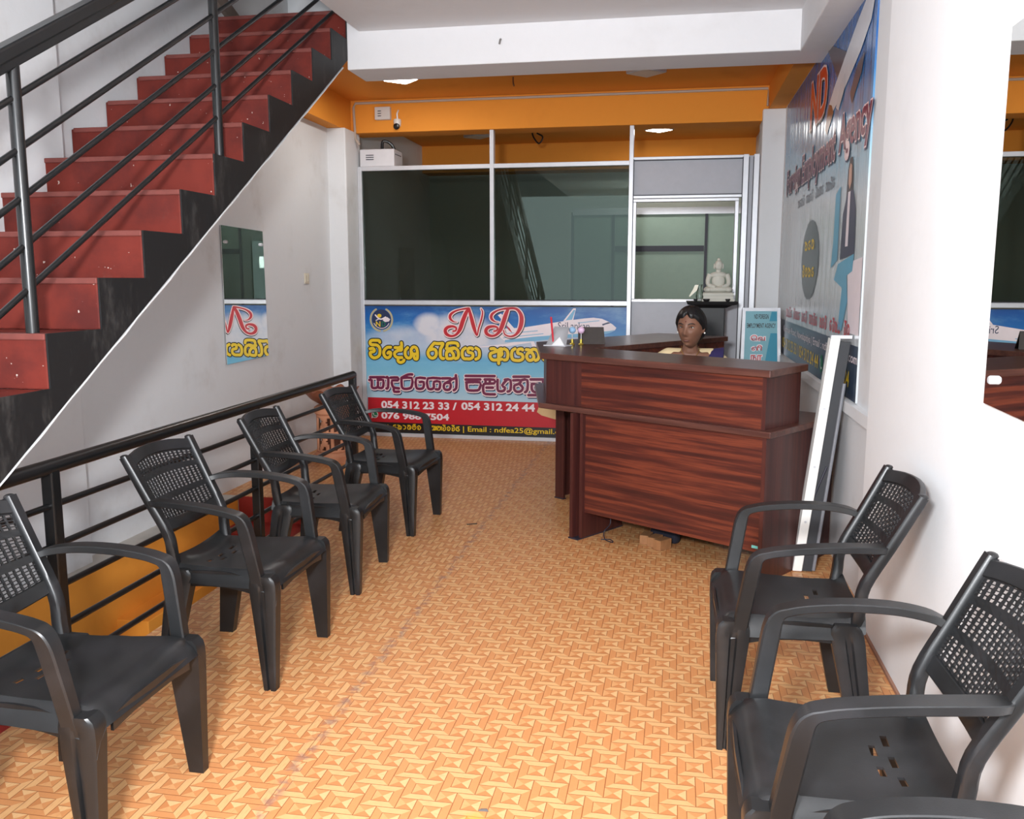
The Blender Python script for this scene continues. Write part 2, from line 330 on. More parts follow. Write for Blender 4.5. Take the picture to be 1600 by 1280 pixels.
struct('ceiling_side_beam', MB().box((.66, -1.3, 2.665), (.84, 5.42, 2.9)), M_ceil, bevel=.006)
struct('rear_orange_beam', MB().box((-2.78, 7.55, 2.65), (.84, 7.8, 2.95)), M_orange, bevel=.006)
struct('left_orange_beam', MB().box((-2.92, 5.725, 2.66), (-2.78, 7.8, 2.95)), M_orange)
struct('right_orange_beam', MB().box((.70, 5.62, 2.735), (.85, 7.8, 2.95)), M_orange)
struct('office_orange_beam', MB().box((-2.9, 10.2, 2.62), (.84, 10.52, 2.95)), M_orange)
struct('pillar', MB().box((-2.92, 7.3, 0), (-2.74, 7.66, 2.66)), M_white, bevel=.01)
struct('pillar', MB().box((.655, 7.5, 0), (.86, 7.75, 2.735)), M_white, bevel=.01)
struct('pillar', MB().box((-2.92, 2.9, -1.9), (-2.83, 3.85, 5.6)), M_white, bevel=.008)
struct('trim_1', MB().box((.80, 3.8, .785), (.832, 7.5, .838)), M_white)
struct('trim_2', MB().loft([[(-2.905, 4.6, 3.45), (-2.87, 4.6, 3.45), (-2.87, 4.6, 3.55), (-2.905, 4.6, 3.55)], [(-2.905, 6.5, 2.75), (-2.87, 6.5, 2.75), (-2.87, 6.5, 2.85), (-2.905, 6.5, 2.85)]]), mat('grey_brown_dado', (128, 112, 102), .7))
struct('baseboard_right', MB().box((.778, -1.3, 0), (.792, 3.7, .012)), mat('dusty_floor_edge', (150, 110, 90), .8))

# stairwell going down beneath the flight
o = struct('stairwell_curb', MB().box((-2.80, .3, -.45), (-2.778, 5.262, -.004)).box((-2.79, 3.93, -.45), (-2.60, 5.262, -.33)), M_orange, bevel=.004)
struct('stairwell_ledge', MB().box((-2.9, -1.3, -.12), (-2.78, 5.27, 0)), plaster('grey_cement', (188, 184, 178), (130, 124, 116), .5))
M_red = plaster('red_floor_paint', (140, 42, 34), (92, 40, 36), .5, .5)
struct('stairwell_wall', MB().box((-2.80, .3, -1.9), (-2.775, 5.25, -.45)), M_red)
lw = MB().box((-2.774, 5.258, -.172), (-2.034, 5.268, -.003))
for k in range(10): lw.box((-2.774, 5.26 - .28 * (k + 1), -1.9), (-2.04, 5.262 - .28 * k, -.17 * (k + 1)))
tag(lw.build('lower_staircase', M_red, bevel=.004), 'red painted steps going down below floor level behind the black guard rail', 'stairs')

# ------------------------------------------------------------------ staircase going up
def nose(k): return 3.14 + .286 * k, 1.587 + .18 * k
M_tread = NT('red_oxide_step_paint')
n = M_tread; P = n.pos()[0]
c = n.mix(n.sstep(n.noise(P, 3.5, 5, .65), .35, .7), lin((112, 45, 37)), lin((84, 36, 33)))
c = n.mix(n.M('MULTIPLY', n.sstep(n.noise(P, 40, 2, .6), .72, .76), .8), c, lin((205, 190, 180)))
n.base(n.mix(n.M('MULTIPLY', n.sstep(n.noise(P, 8, 6, .8), .62, .8), .5), c, lin((96, 74, 70)))); n.set(.6, 0, .12); M_tread = n.m
M_nosing = mat('worn_step_edge', (112, 54, 47), .7, var=.25, scale=30)
n = NT('black_stringer_paint'); P = n.pos()[0]
n.base(n.mix(n.M('MULTIPLY', n.sstep(n.noise(P, 1, 5, .75, (7, 7, 3)), .5, .8), .6), lin((24, 24, 25)), lin((84, 82, 80)))); n.set(.55, 0, .35); M_string = n.m
st = thing('staircase', 'concrete staircase with red painted steps and a black side, rising along the left wall', 'staircase', (-2.45, .6, 0))
def kid(mb, name, m, par=st, **kw):
    o = mb.build(name, m, par, **kw); o.matrix_parent_inverse = Matrix.Translation(par.location).inverted(); return o
KS = range(-8, 9)
for k in KS:
    y, z = nose(k); m = MB(); w = .55
    zb = max(z - .18 - .28, 0) if k < 8 else z - .3
    m.loft([[(x, y, max(z - .185, 0)), (x, y + .288, max(z - .06, .001)), (x, y + .288, z - .004), (x, y, z - .004)] for x in (-2.895, -2.005)])
    s = kid(m, 'step', M_tread, bevel=.006)
    kid(MB().box((-2.88, y - .006, z - .022), (-2.0045, y + .03, z)), 'nosing', M_nosing, s, bevel=.004).matrix_parent_inverse = Matrix()
def zb(y): return max(0, (y - 1.06) * .628)                       # sloping lower edge of the side
m = MB(); cols = {}
K2 = list(KS)
for k in K2 + [9]:
    y = nose(k)[0] if k < 9 else 5.395
    for x in (-2.0045, -1.998):
        cols[k, x] = {}
        for key, z in (('b', zb(y)), ('lo', nose(k - 1)[1] if k > -8 else 0), ('hi', nose(k)[1] if k < 9 else nose(8)[1])):
            cols[k, x][key] = len(m.v); m.v.append((x, y, z))
for k in K2:
    A, B = cols[k, -1.998], cols[k, -2.0045]; A2, B2 = cols[k + 1, -1.998], cols[k + 1, -2.0045]
    for p, q in ((A, A2), (B, B2)): m.face([p['b'], q['b'], q['lo'], p['hi']] + ([p['lo']] if k > -8 else []))
    m.face([A['hi'], A2['lo'], B2['lo'], B['hi']]); m.face([A['lo'], A['hi'], B['hi'], B['lo']]); m.face([A['b'], A2['b'], B2['b'], B['b']])
E_, F_ = cols[9, -1.998], cols[9, -2.0045]; m.face([E_['b'], E_['lo'], F_['lo'], F_['b']])
kid(m, 'stringer', M_string)
m = MB(); m.loft([[(x, 1.12, .03), (x, 5.38, 2.70), (x, 5.38, 2.755), (x, 1.02, .03)] for x in (-2.897, -2.03)]); kid(m, 'underside_slab', M_white)
m = MB()
jr = random.Random(3); pts = [(1.3 + i * .0805, (1.3 + i * .0805 - 1.06) * .6256 + jr.uniform(-.004, .004)) for i in range(51)]
m.loft([[(x, a, b) for a, b in pts] + [(x, a, b - .006) for a, b in reversed(pts)] for x in (-2.018, -1.997)]); kid(m, 'plaster_edge', M_white)

sr = thing('stair_railing', 'black tubular handrail with five sloping bars fixed along the red staircase', 'railing', (-2.07, 2.59, 1.21))
XR = -2.07
def line(y, off): return 1.21 + .588 * (y - 2.59) + off
y0, y1 = .9, 6.3
def rkid(mb, name, m=M_rail, **kw):
    o = mb.build(name, m, sr, **kw); o.matrix_parent_inverse = Matrix.Translation(sr.location).inverted(); return o
rect = lambda a, b: (lambda i, t: [(-a, -b), (a, -b), (a, b), (-a, b)])
m = MB().sweep([(XR, y0, line(y0, .905)), (XR, y1, line(y1, .905))], (1, 0, 0), rect(.03, .022)); rkid(m, 'handrail', bevel=.008)
m = MB().sweep([(XR, y0, line(y0, .868)), (XR, y1, line(y1, .868))], (1, 0, 0), rect(.020, .016)); rkid(m, 'handrail_support', bevel=.005)
for off in (.76, .60, .45, .30, .16): rkid(MB().tube([(XR, y0, line(y0, off)), (XR, y1, line(y1, off))], .0105, 12), 'bar', smooth=40)
for k, y in ((-6, 1.45), (-2, 2.595), (2, 3.895)):
    rkid(MB().tube([(XR, y, nose(k)[1] - .01), (XR, y, line(y, .86))], .021, 16), 'post', smooth=40)

gr = thing('guard_railing', 'low black guard rail with horizontal bars along the stairwell edge behind the left chairs', 'railing', (-2.05, 3.0, 0))
def gkid(mb, name, **kw):
    o = mb.build(name, M_rail, gr, **kw); o.matrix_parent_inverse = Matrix.Translation(gr.location).inverted(); return o
gkid(MB().tube([(-2.05, 1.85, .775), (-2.05, 5.49, .785)], .026, 16), 'handrail', smooth=40)
for z in (.645, .505, .36, .215, .07): gkid(MB().tube([(-2.05, 1.2, z), (-2.05, 5.56 if z > .6 else 5.49, z)], .0115, 12), 'bar', smooth=40)
for y, t in ((1.2, .2), (2.6, .775), (4.09, .775), (5.48, .80)): gkid(MB().box((-2.072, y - .022, -.115), (-2.028, y + .022, t)), 'post', bevel=.005)

# ------------------------------------------------------------------ plastic arm chairs
n = NT('black_polypropylene'); P = n.obj()[0]
n.base(n.mix(n.sstep(n.noise(P, 5, 5, .6), .4, .75), lin((22, 23, 24)), lin((38, 38, 40))))
n.set(.36, 0, .5); n.bump(n.noise(P, 300, 2), .06, .002); M_chair = n.m
def rrect(a, b, r=.35):
    k = min(a, b) * r; return [(-a + k, -b), (a - k, -b), (a, -b + k), (a, b - k), (a - k, b), (-a + k, b), (-a, b - k), (-a, -b + k)]
def lean(z):                                   # y of the backrest plane at height z
    if z < .48: return -.365 - (.48 - z) * .22
    return -.365 - (z - .48) * .155 / .31
def backcurve(x): return -.035 * (1 - (x / .205) ** 2)
def build_chair(label):
    t = thing('plastic_armchair', label, 'chair', group=None)
    # seat: dished sheet with rolled edges and five slots
    xs = [-.243, -.238, -.228, -.205, -.17, -.1375, -.115, -.0925, -.07, -.0475, -.025, -.005, .005, .025, .0475, .07, .0925, .115, .1375, .17, .205, .228, .238, .243]
    ys = [.034, .030, .018, -.005, -.05, -.10, -.15, -.20, -.235, -.252, -.266, -.284, -.298, -.32, -.345, -.37, -.385, -.392]
    def sx(x, y): return x * (1 - .16 * max(0, min(1, -y / .39)))
    def sz(x, y):
        z = .418 - .030 * math.sin(max(0, min(1, (-y + .01) / .39)) * math.pi * .75) * (1 - (x / .26) ** 2)
        e = max(0, (abs(x) - .20) / .043); z -= .060 * e ** 2.2
        if y > -.03: z -= .055 * ((y + .03) / .064) ** 2
        if y < -.36: z += .02 * ((-y - .36) / .03)
        return z
    m = MB(); idx = {}
    for j, y in enumerate(ys):
        for i, x in enumerate(xs): idx[i, j] = len(m.v); m.v.append((sx(x, y), y, sz(x, y)))
    for j in range(len(ys) - 1):
        for i in range(len(xs) - 1):
            xm = (xs[i] + xs[i + 1]) / 2; ym = (ys[j] + ys[j + 1]) / 2
            if -.298 < ym < -.284 and (abs(xm) < .0251 or .07 < abs(xm) < .1376): 
                if abs(xm) < .026 or .068 < abs(xm) < .117: continue
            if -.266 < ym < -.252 and .024 < abs(xm) < .0705: continue
            m.face((idx[i, j], idx[i, j + 1], idx[i + 1, j + 1], idx[i + 1, j]))
    s = m.build('seat', M_chair, t, smooth=50, fix=False)
    md = s.modifiers.new('solid', 'SOLIDIFY'); md.thickness = .006; md.offset = 0; resharp(s, 40)
    # skirt under the seat rim
    q = MB()
    for sg in (-1, 1):
        pts = [(sg * .226, -.02, .352), (sg * .212, -.12, .368), (sg * .205, -.22, .372), (sg * .195, -.36, .36)]
        q.sweep(catmull(pts, 3), (0, 0, 1), lambda i, t_: [(-.026, -.004), (.030, -.004), (.030, .004), (-.026, .004)])
    q.sweep([(-.17, .025, .355), (-.09, .028, .366), (0, .03, .368), (.09, .028, .366), (.17, .025, .355)], (0, 0, 1), lambda i, t_: [(-.018, -.004), (.020, -.004), (.020, .004), (-.018, .004)])
    q.build('seat_skirt', M_chair, s, smooth=50)
    # backrest frame
    b = MB()
    for sg in (-1, 1):
        pts = [(sg * .178, -.362, .36), (sg * .183, lean(.44), .44), (sg * .188, lean(.52), .52), (sg * .197, lean(.64), .64), (sg * .204, lean(.75), .75), (sg * .207, lean(.793), .793)]
        P = catmull(pts, 4); N = len(P)
        b.sweep(P, (1, 0, 0), lambda i, u: rrect(.018, .017 - .004 * u))
        b.ball((sg * .207, lean(.793), .793), (.0185, .014, .008), 12, 6)
    def rail(z0, rise, hh, th):
        pts = [(x, lean(z0 + rise * (1 - (x / .2) ** 2)) + backcurve(x), z0 + rise * (1 - (x / .2) ** 2)) for x in (-.2, -.15, -.1, -.05, 0, .05, .1, .15, .2)]
        b.sweep(pts, (0, -.42, .9), lambda i, u: rrect(hh, th))
    rail(.765, .018, .022, .009); rail(.548, -.022, .022, .009)
    bk = b.build('backrest', M_chair, t, smooth=45)
    # woven lattice panel
    NX, NZ = 17, 24; g = MB(); cols = [-.188]; w = .376 / NX
    for i in range(NX): cols += [-.188 + i * w + w * .15, -.188 + i * w + w * .85]
    cols.append(.188)
    zt = lambda x: .752 + .018 * (1 - (x / .2) ** 2); zb = lambda x: .562 - .022 * (1 - (x / .2) ** 2)
    rows = [0]
    for i in range(NZ): rows += [(i + .15) / NZ, (i + .85) / NZ]
    rows.append(1); gid = {}
    for j, v in enumerate(rows):
        for i, x in enumerate(cols):
            z = zb(x) + (zt(x) - zb(x)) * v; gid[i, j] = len(g.v)
            wv = .0016 * math.sin(i * math.pi / 2) * math.cos(j * math.pi / 2)
            g.v.append((x * (1 - .045 * (1 - v)), lean(z) + backcurve(x) + wv, z))
    for j in range(len(rows) - 1):
        for i in range(len(cols) - 1):
            if i % 2 == 1 and j % 2 == 1 and (j // 2) not in (7, 8, 16, 17): continue
            g.face((gid[i, j], gid[i, j + 1], gid[i + 1, j + 1], gid[i + 1, j]))
    lt = g.build('lattice', M_chair, bk, smooth=40, fix=False)
    md = lt.modifiers.new('solid', 'SOLIDIFY'); md.thickness = .005; md.offset = 0; resharp(lt, 40)
    # armrests
    for sg in (-1, 1):
        pts = [(sg * .200, -.432, .632), (sg * .222, -.40, .640), (sg * .243, -.33, .644), (sg * .254, -.23, .640), (sg * .257, -.15, .631), (sg * .256, -.105, .622), (sg * .255, -.078, .610), (sg * .252, -.064, .582), (sg * .244, -.050, .50), (sg * .232, -.030, .372)]
        P = catmull(pts, 4); N = len(P)
        MB().sweep(P, (1, 0, 0), lambda i, u: rrect(.025 - .008 * max(0, (u - .6) / .4) - .006 * max(0, 1 - u / .12), .010 + .011 * max(0, min(1, (u - .6) / .2)), .22)).build('armrest', M_chair, t, smooth=32)
    # legs: tapering channels, flared outwards
    def leg(x0, y0, x1, y1, wx0, wy0, wx1, wy1, z0, sg):
        rings = []
        for u in (0, .03, .07, .14, .4, .7, .97, 1.0):
            z = z0 * (1 - u); x = x0 + (x1 - x0) * u; y = y0 + (y1 - y0) * u
            top = math.sqrt(max(0, 1 - (1 - min(1, u / .14)) ** 2)) if u < .14 else 1
            hx = wx0 + (wx1 - wx0) * u; hy = (wy0 + (wy1 - wy0) * u) * (.62 + .38 * top); gq = hx * .55 * max(0, min(1, (u - .05) / .15))
            sec = [(-hx, -hy), (hx * .8, -hy), (hx, -hy * .82), (hx, -hy * .28), (hx - gq, -hy * .16), (hx - gq, hy * .10), (hx, hy * .22), (hx, hy * .82), (hx * .8, hy), (-hx, hy)]
            rings.append([(x + sg * a, y + c, z) for a, c in sec])
        MB().loft(rings).build('leg', M_chair, t, smooth=35)
    for sg in (-1, 1):
        leg(sg * .226, -.014, sg * .235, .002, .024, .052, .016, .022, .405, sg)
        leg(sg * .190, -.335, sg * .222, -.400, .024, .050, .018, .028, .40, sg)
    return t
GC = 'black plastic armchairs'
c0 = build_chair('black plastic armchair in the left foreground, cut by the left edge of the photo'); c0['group'] = GC
c0.location = (-1.315, 1.95, 0); c0.rotation_euler = (0, 0, R(-90))
dup(c0, (-1.335, 2.935, 0), -90, 'black plastic armchair in front of the orange curb, second from the left front')
c3 = dup(c0, (-1.388, 3.88, 0), -87, 'black plastic armchair in the left row, third from the front')
c4 = dup(c0, (-1.385, 4.81, 0), -93, 'black plastic armchair farthest back on the left, standing before the blue printed panel')
dup(c0, (.185, 2.815, 0), 90, 'black plastic armchair against the right wall just in front of the reception counter')
dup(c0, (.19, 1.86, 0), 90, 'black plastic armchair in the right foreground with slots showing orange floor, under the wall mirror')
dup(c0, (.19, 1.02, 0), 90, 'black plastic armchair at the bottom right corner with only one armrest showing')
c3.scale.z = .982; c4.scale.z = .968

# ------------------------------------------------------------------ aluminium and glass partition with the printed panel
def glass_material(name, tint, refl=1.0):
    n = NT(name); n.t.nodes.remove(n.bsdf)
    tr = n.n('ShaderNodeBsdfTransparent'); tr.inputs[0].default_value = (*tint, 1)
    gl = n.n('ShaderNodeBsdfGlossy'); gl.inputs['Roughness'].default_value = .0; gl.inputs[0].default_value = (.78, .95, .86, 1)
    fr = n.n('ShaderNodeFresnel'); fr.inputs[0].default_value = 1.5
    mx = n.n('ShaderNodeMixShader'); n.link(n.M('MINIMUM', n.M('MULTIPLY', fr.outputs[0], refl), 1), mx.inputs[0]); n.link(tr.outputs[0], mx.inputs[1]); n.link(gl.outputs[0], mx.inputs[2]); n.link(mx.outputs[0], n.out.inputs[0]); return n.m
M_glass = glass_material('tinted_glass', (.42, .46, .44), .62)
M_clear = glass_material('clear_glass', (.86, .9, .88), 1.0)
YP = 7.60
pt = thing('glass_partition', 'white aluminium office partition with dark glass panes and a small service window', 'partition', (-1.0, YP, 0))
def pk(mb, name, m, par=None, **kw):
    o = mb.build(name, m, par or pt, **kw); o.matrix_parent_inverse = Matrix.Translation(pt.location).inverted(); return o
def rail_x(x0, x1, z0, z1, y0=YP - .03, y1=YP + .03): return MB().box((x0, y0, z0), (x1, y1, z1))
# frame members, each one a part
for a in ((-2.735, -.38, 2.335, 2.372), (-2.735, -.38, 1.182, 1.222), (-2.735, -.38, .0, .032)): pk(rail_x(*a), 'frame_rail', M_alu, bevel=.003)
for x, z0, z1 in ((-2.72, 0, 2.36), (-1.545, 1.2, 2.65), (-.372, 0, 2.65)): pk(MB().box((x - .018, YP - .032, z0), (x + .018, YP + .032, z1)), 'frame_post', M_alu, bevel=.003)
for x in (.545, .628): pk(MB().box((x - .022, YP - .034, 0), (x + .022, YP + .034, 2.40)), 'frame_post', M_alu, bevel=.003)
pk(MB().box((.567, YP - .02, 0), (.606, YP + .02, 2.39)), 'filler_strip', M_panel)
for z in (2.385, 2.075): pk(rail_x(-.36, .53, z - .012, z + .012), 'frame_rail', M_alu, bevel=.003)
pk(MB().box((-.354, YP - .012, 2.087), (.523, YP + .012, 2.373)), 'top_panel', M_panel)
pk(MB().box((-.354, YP - .012, .0), (.523, YP + .012, 1.215)), 'lower_panel', M_panel)
# thin dark gaskets
for a in ((-2.70, -1.563, 1.2225, 1.229), (-1.527, -.39, 1.2225, 1.229), (-2.70, -.39, 1.170, 1.176), (-.354, .523, 2.087, 2.093), (-.354, .523, 2.366, 2.372)): pk(rail_x(*a, YP - .033, YP - .012), 'gasket', M_alud)
for x in (-.352, .521, .569, .604): pk(MB().box((x - .003, YP - .034, .02), (x + .003, YP - .012, 2.38)), 'gasket', M_alud)
for x0, x1 in ((-2.702, -1.563), (-1.527, -.39)): pk(MB().box((x0, YP - .003, 1.225), (x1, YP + .003, 2.336)), 'glass_pane', M_glass)
# service window with a sliding sash
sw_ = pk(MB().box((-.352, YP - .028, 1.215), (.50, YP + .028, 1.240)).box((-.352, YP - .028, 2.035), (.50, YP + .028, 2.060)).box((-.352, YP - .028, 1.24), (-.325, YP + .028, 2.035)).box((.47, YP - .028, 1.24), (.50, YP + .028, 2.035)), 'service_window', M_alu, bevel=.003)
pk(MB().box((-.326, YP - .003, 1.239), (.472, YP + .003, 2.037)), 'glass_pane', M_clear, sw_)
pk(MB().box((.335, YP + .004, 1.24), (.352, YP + .02, 2.035)), 'sash_stile', M_alu, sw_)

# printed panel fixed below the dark glass: everything on it is print, 1 mm layers
YB = 7.585
n = NT('printed_sky'); P, x, y, z = n.pos()
g = n.ramp(n.M('DIVIDE', z, 1.2), [(.30, lin((176, 206, 222))), (.50, lin((124, 190, 218))), (.70, lin((84, 160, 208))), (.86, lin((20, 104, 178))), (1, lin((10, 74, 150)))])
def blob(cx, cz, sx, sz):
    a = n.M('DIVIDE', n.M('SUBTRACT', x, cx), sx); b = n.M('DIVIDE', n.M('SUBTRACT', z, cz), sz)
    return n.M('SUBTRACT', 1, n.sstep(n.M('ADD', n.M('MULTIPLY', a, a), n.M('MULTIPLY', b, b)), .2, 1.0))
cl = n.M('MAXIMUM', n.M('MAXIMUM', blob(-1.85, .90, .42, .24), blob(-2.12, 1.0, .16, .13)), n.M('MAXIMUM', n.M('MULTIPLY', blob(-2.3, .86, .5, .16), .6), n.M('MULTIPLY', blob(-1.2, .84, .9, .16), .75)))
cl = n.M('MINIMUM', n.M('MULTIPLY', cl, n.M('ADD', .25, n.M('MULTIPLY', n.noise(P, 5, 6, .6), 1.5))), 1)
g = n.mix(n.M('MULTIPLY', n.sstep(n.noise(P, 3, 5, .6, (1, 1, 3)), .45, .75), .35), g, lin((150, 205, 228)))
n.base(n.mix(cl, g, lin((214, 214, 222)))); n.set(.35, 0, .4); M_sky = n.m
M_pred = mat('print_red', (190, 16, 34), .4); M_pblk = mat('print_black', (22, 20, 22), .4); M_pyel = mat('print_yellow', (236, 200, 30), .4)
M_pmar = mat('print_maroon', (112, 20, 66), .4); M_pwht = mat('print_white', (238, 226, 230), .4); M_pink = mat('print_pink', (240, 214, 214), .4)
M_pgrn = mat('print_green', (20, 120, 80), .4); M_pblu = mat('print_light_blue', (118, 178, 212), .4); M_pskin = mat('print_skin', (216, 182, 130), .4); M_pgry = mat('print_grey', (140, 158, 176), .4)
M_pnav = mat('print_navy', (28, 44, 84), .4); M_pgold = mat('print_gold', (186, 176, 136), .4)
bn = thing('printed_panel', 'blue printed sign panel with aeroplane, red initials and yellow lettering under the dark glass', 'sign', (-1.53, YB, 0))
def bk_(mb, name, m):
    o = mb.build(name, m, bn, fix=False); o.matrix_parent_inverse = Matrix.Translation(bn.location).inverted(); return o
bk_(MB().box((-2.702, YB, .032), (-.39, YB + .012, 1.170)), 'sky_picture', M_sky)
def L(k): return lambda a, b: (a, YB - .0016 * k, b)
def LM(k): return lambda a, b: (a * .001, YB - .0016 * k, b * .001)
mb = MB(); mb.flat([(-2.70, .128), (-.39, .118), (-.39, .335), (-2.695, .351)], L(1)); bk_(mb, 'red_band', M_pred)
mb = MB(); mb.flat([(-2.70, .033), (-.39, .033), (-.39, .118), (-2.70, .128)], L(1)); bk_(mb, 'black_band', M_pblk)
pl_ = MB()
for key, mi in (('wing', 0), ('tail', 0), ('fuselage', 0), ('belly', 1), ('fin', 0), ('fin2', 1), ('cockpit', 2), ('tailred', 3)):
    pl_.mi = mi; pl_.flat(SP[key], LM({'wing': 1, 'tail': 1, 'fuselage': 1.2, 'belly': 1.4, 'fin': 1, 'fin2': 1.2, 'cockpit': 1.6, 'tailred': 1.3}[key]))
pl_.mi = 1
for a, b in (((-1500, 930), (-1150, 965)), ((-1450, 900), (-1100, 940)), ((-800, 1035), (-620, 1056))): pl_.ribbon([a, b], 6, LM(1.7))
bk_(pl_, 'aeroplane_picture', [M_pwht, M_pblu, M_pnav, M_pred])
mb = text_mb('SriLankan', L(1.8), (-.972, .980, .27, .062)); bk_(mb, 'airline_lettering', M_pnav)
mb = MB(); mb.mi = 0; mb.flat(SP['hand'], LM(2)); mb.mi = 1; mb.flat(SP['cuff'], LM(2.3)); bk_(mb, 'hand_picture', [M_pskin, M_pgrn])
# round emblem, top left
mb = MB(); cx, cz = -2.552, 1.050
ring = lambda r0, a0, a1, k=24: [(cx + r0 * math.cos(R(a0 + (a1 - a0) * i / k)), cz + r0 * 1.02 * math.sin(R(a0 + (a1 - a0) * i / k))) for i in range(k + 1)]
mb.mi = 0; mb.flat(ring(.088, 0, 360), L(1)); mb.mi = 1; mb.ribbon(ring(.100, 118, 262), .017, L(1.3), 1); mb.ribbon(ring(.100, 62, -78), .017, L(1.3), 1)
mb.mi = 2; mb.ribbon(ring(.076, 205, 335), .006, L(1.3), 1); mb.ribbon([(cx - .055, cz + .04), (cx - .03, cz + .014), (cx, cz + .004), (cx + .04, cz + .022)], .012, L(1.5)); mb.ribbon([(cx - .05, cz - .008), (cx - .02, cz + .006), (cx + .01, cz + .004)], .008, L(1.5))
mb.flat([(cx + .012, cz - .006), (cx + .03, cz + .018), (cx + .055, cz + .022), (cx + .082, cz + .004), (cx + .07, cz - .016), (cx + .035, cz - .022)], L(1.6))
mb.mi = 3; mb.flat([(cx - .018 + .02 * math.cos(a), cz + .034 + .017 * math.sin(a)) for a in (k * .5236 for k in range(12))], L(1.4))
text_mb('N', L(1.5), (cx - .052, cz - .062, .042, .046), .02, mb=mb); 
mb.m[-1] = 3; nf = len(mb.f)
mb.mi = 4; text_mb('D', L(1.5), (cx + .002, cz - .060, .036, .042), .02, mb=mb)
bk_(mb, 'emblem', [M_pnav, M_pgold, M_pwht, M_pyel, M_pgrn])
# large initials
mb = MB()
for mi, gr_, k, dx, dy in ((0, 11, 2, 4, -6), (1, 9, 2.6, 0, 0), (2, 0, 3.2, 0, 0)):
    mb.mi = mi
    for q in SN: mb.ribbon(q, 10, LM(k), 6, gr_, dx, dy)
bk_(mb, 'initials', [M_pblk, M_pink, M_pred])
mb = MB()
for mi, gr_, k in ((0, 9, 2), (1, 0, 2.8)):
    mb.mi = mi
    for q in SY: mb.ribbon(q, 27, LM(k), 6, gr_)
bk_(mb, 'yellow_lettering', [M_pblk, M_pyel])
mb = MB()
for mi, gr_, k, dx, dy in ((0, 8, 2, 6, -12), (1, 8, 2.5, 0, -3), (2, 0, 3.2, 0, 0)):
    mb.mi = mi
    for q in SM: mb.ribbon(q, 24, LM(k), 2, gr_, dx, dy)
bk_(mb, 'maroon_lettering', [M_pnav, M_pink, M_pmar])
for s_, bx in (('054 312 23 33 /', (-2.570, .258, .70, .062)), ('054 312 24 44', (-1.829, .262, .66, .062)), ('076 988 7504', (-2.572, .162, .63, .054))):
    for w_ in words(text_mb(s_, L(2), bx, .035), .017): bk_(w_, 'phone_digits', M_pwht)
mb = MB(); px_, pz_ = -2.632, .195
mb.mi = 1; mb.flat([(px_ + .032 * math.cos(a), pz_ + .032 * math.sin(a)) for a in (k * .3927 for k in range(16))], L(2)); mb.flat([(px_ - .034, pz_ - .036), (px_ - .012, pz_ - .028), (px_ - .03, pz_ - .008)], L(2))
mb.mi = 0; mb.flat([(px_ + .026 * math.cos(a), pz_ + .026 * math.sin(a)) for a in (k * .3927 for k in range(16))], L(2.6))
mb.mi = 1; mb.ribbon([(px_ - .013, pz_ + .012, .009), (px_ - .008, pz_ - .004, .005), (px_ + .004, pz_ - .012, .005), (px_ + .014, pz_ - .010, .009)], .006, L(3.2)); bk_(mb, 'phone_symbol', [M_pgrn, M_pwht])
# bottom line: local script address, then the e-mail address
mb = text_mb('| Email : ndfea25@gmail.com', L(2), (-1.815, .066, .965, .044), .012)
def mini(x, w, z, h, code):
    """small rounded local-script letters, one stroke list per letter code"""
    F = {'k': [[(.0, .9), (.5, .8), (.9, .5), (.8, .05), (.5, .1)], [(.5, .75), (.1, .4), (.2, .05), (.5, .1), (.55, .4)]], 'o': [[(.7, .9), (.2, .8), (.1, .3), (.5, .05), (.85, .3), (.5, .5)]],
         'a': [[(.2, .9), (.7, .7), (.7, .2), (.3, .05)]], 't': [[(.1, .9), (.6, .9), (.9, .5), (.7, .05)], [(.5, .85), (.1, .5), (.2, .1), (.6, .1), (.6, .5)]],
         'm': [[(.2, .9), (.1, .3), (.5, .05), (.9, .3), (.8, .8), (.5, .9), (.5, .5)], [(.3, 1.1), (.8, 1.15)]], 'l': [[(.1, .6), (.5, .9), (.9, .5), (.6, .05), (.2, .2), (.4, .45)]],
         'n': [[(.1, .85), (.6, .85), (.2, .5), (.2, .1), (.6, .1), (.7, .5), (.9, .85), (.95, .1)]], 'v': [[(.2, .6), (.5, .5), (.2, .2), (.5, .0), (.9, .3), (.8, .8), (.4, .95)], [(.2, 1.2), (.8, 1.15)]],
         'y': [[(.3, .9), (.1, .3), (.4, .05), (.8, .05), (.9, .4), (.6, .5), (.6, .9), (.9, .9)]], '1': [[(.3, .7), (.5, .9), (.5, .0)]], '2': [[(.2, .7), (.5, .95), (.8, .6), (.2, .05), (.8, .05)]]}
    st_ = w / len(code)
    for i, ch in enumerate(code):
        if ch == ' ': continue
        for s_ in F[ch]: mb.ribbon([(x + (i + a * .86) * st_, z + b * h) for a, b in s_], .0085, L(2), 4)
mini(-2.64, .07, .072, .036, '121'[:2]); mini(-2.545, .05, .072, .036, '11'); mini(-2.465, .27, .066, .042, 'okatml'); mini(-2.17, .17, .066, .042, 'ktn'); mini(-2.09 + .0, .25, .066, .042, 'navlvy')
for w_ in words(mb, .016): bk_(w_, 'address_lettering', M_pyel)

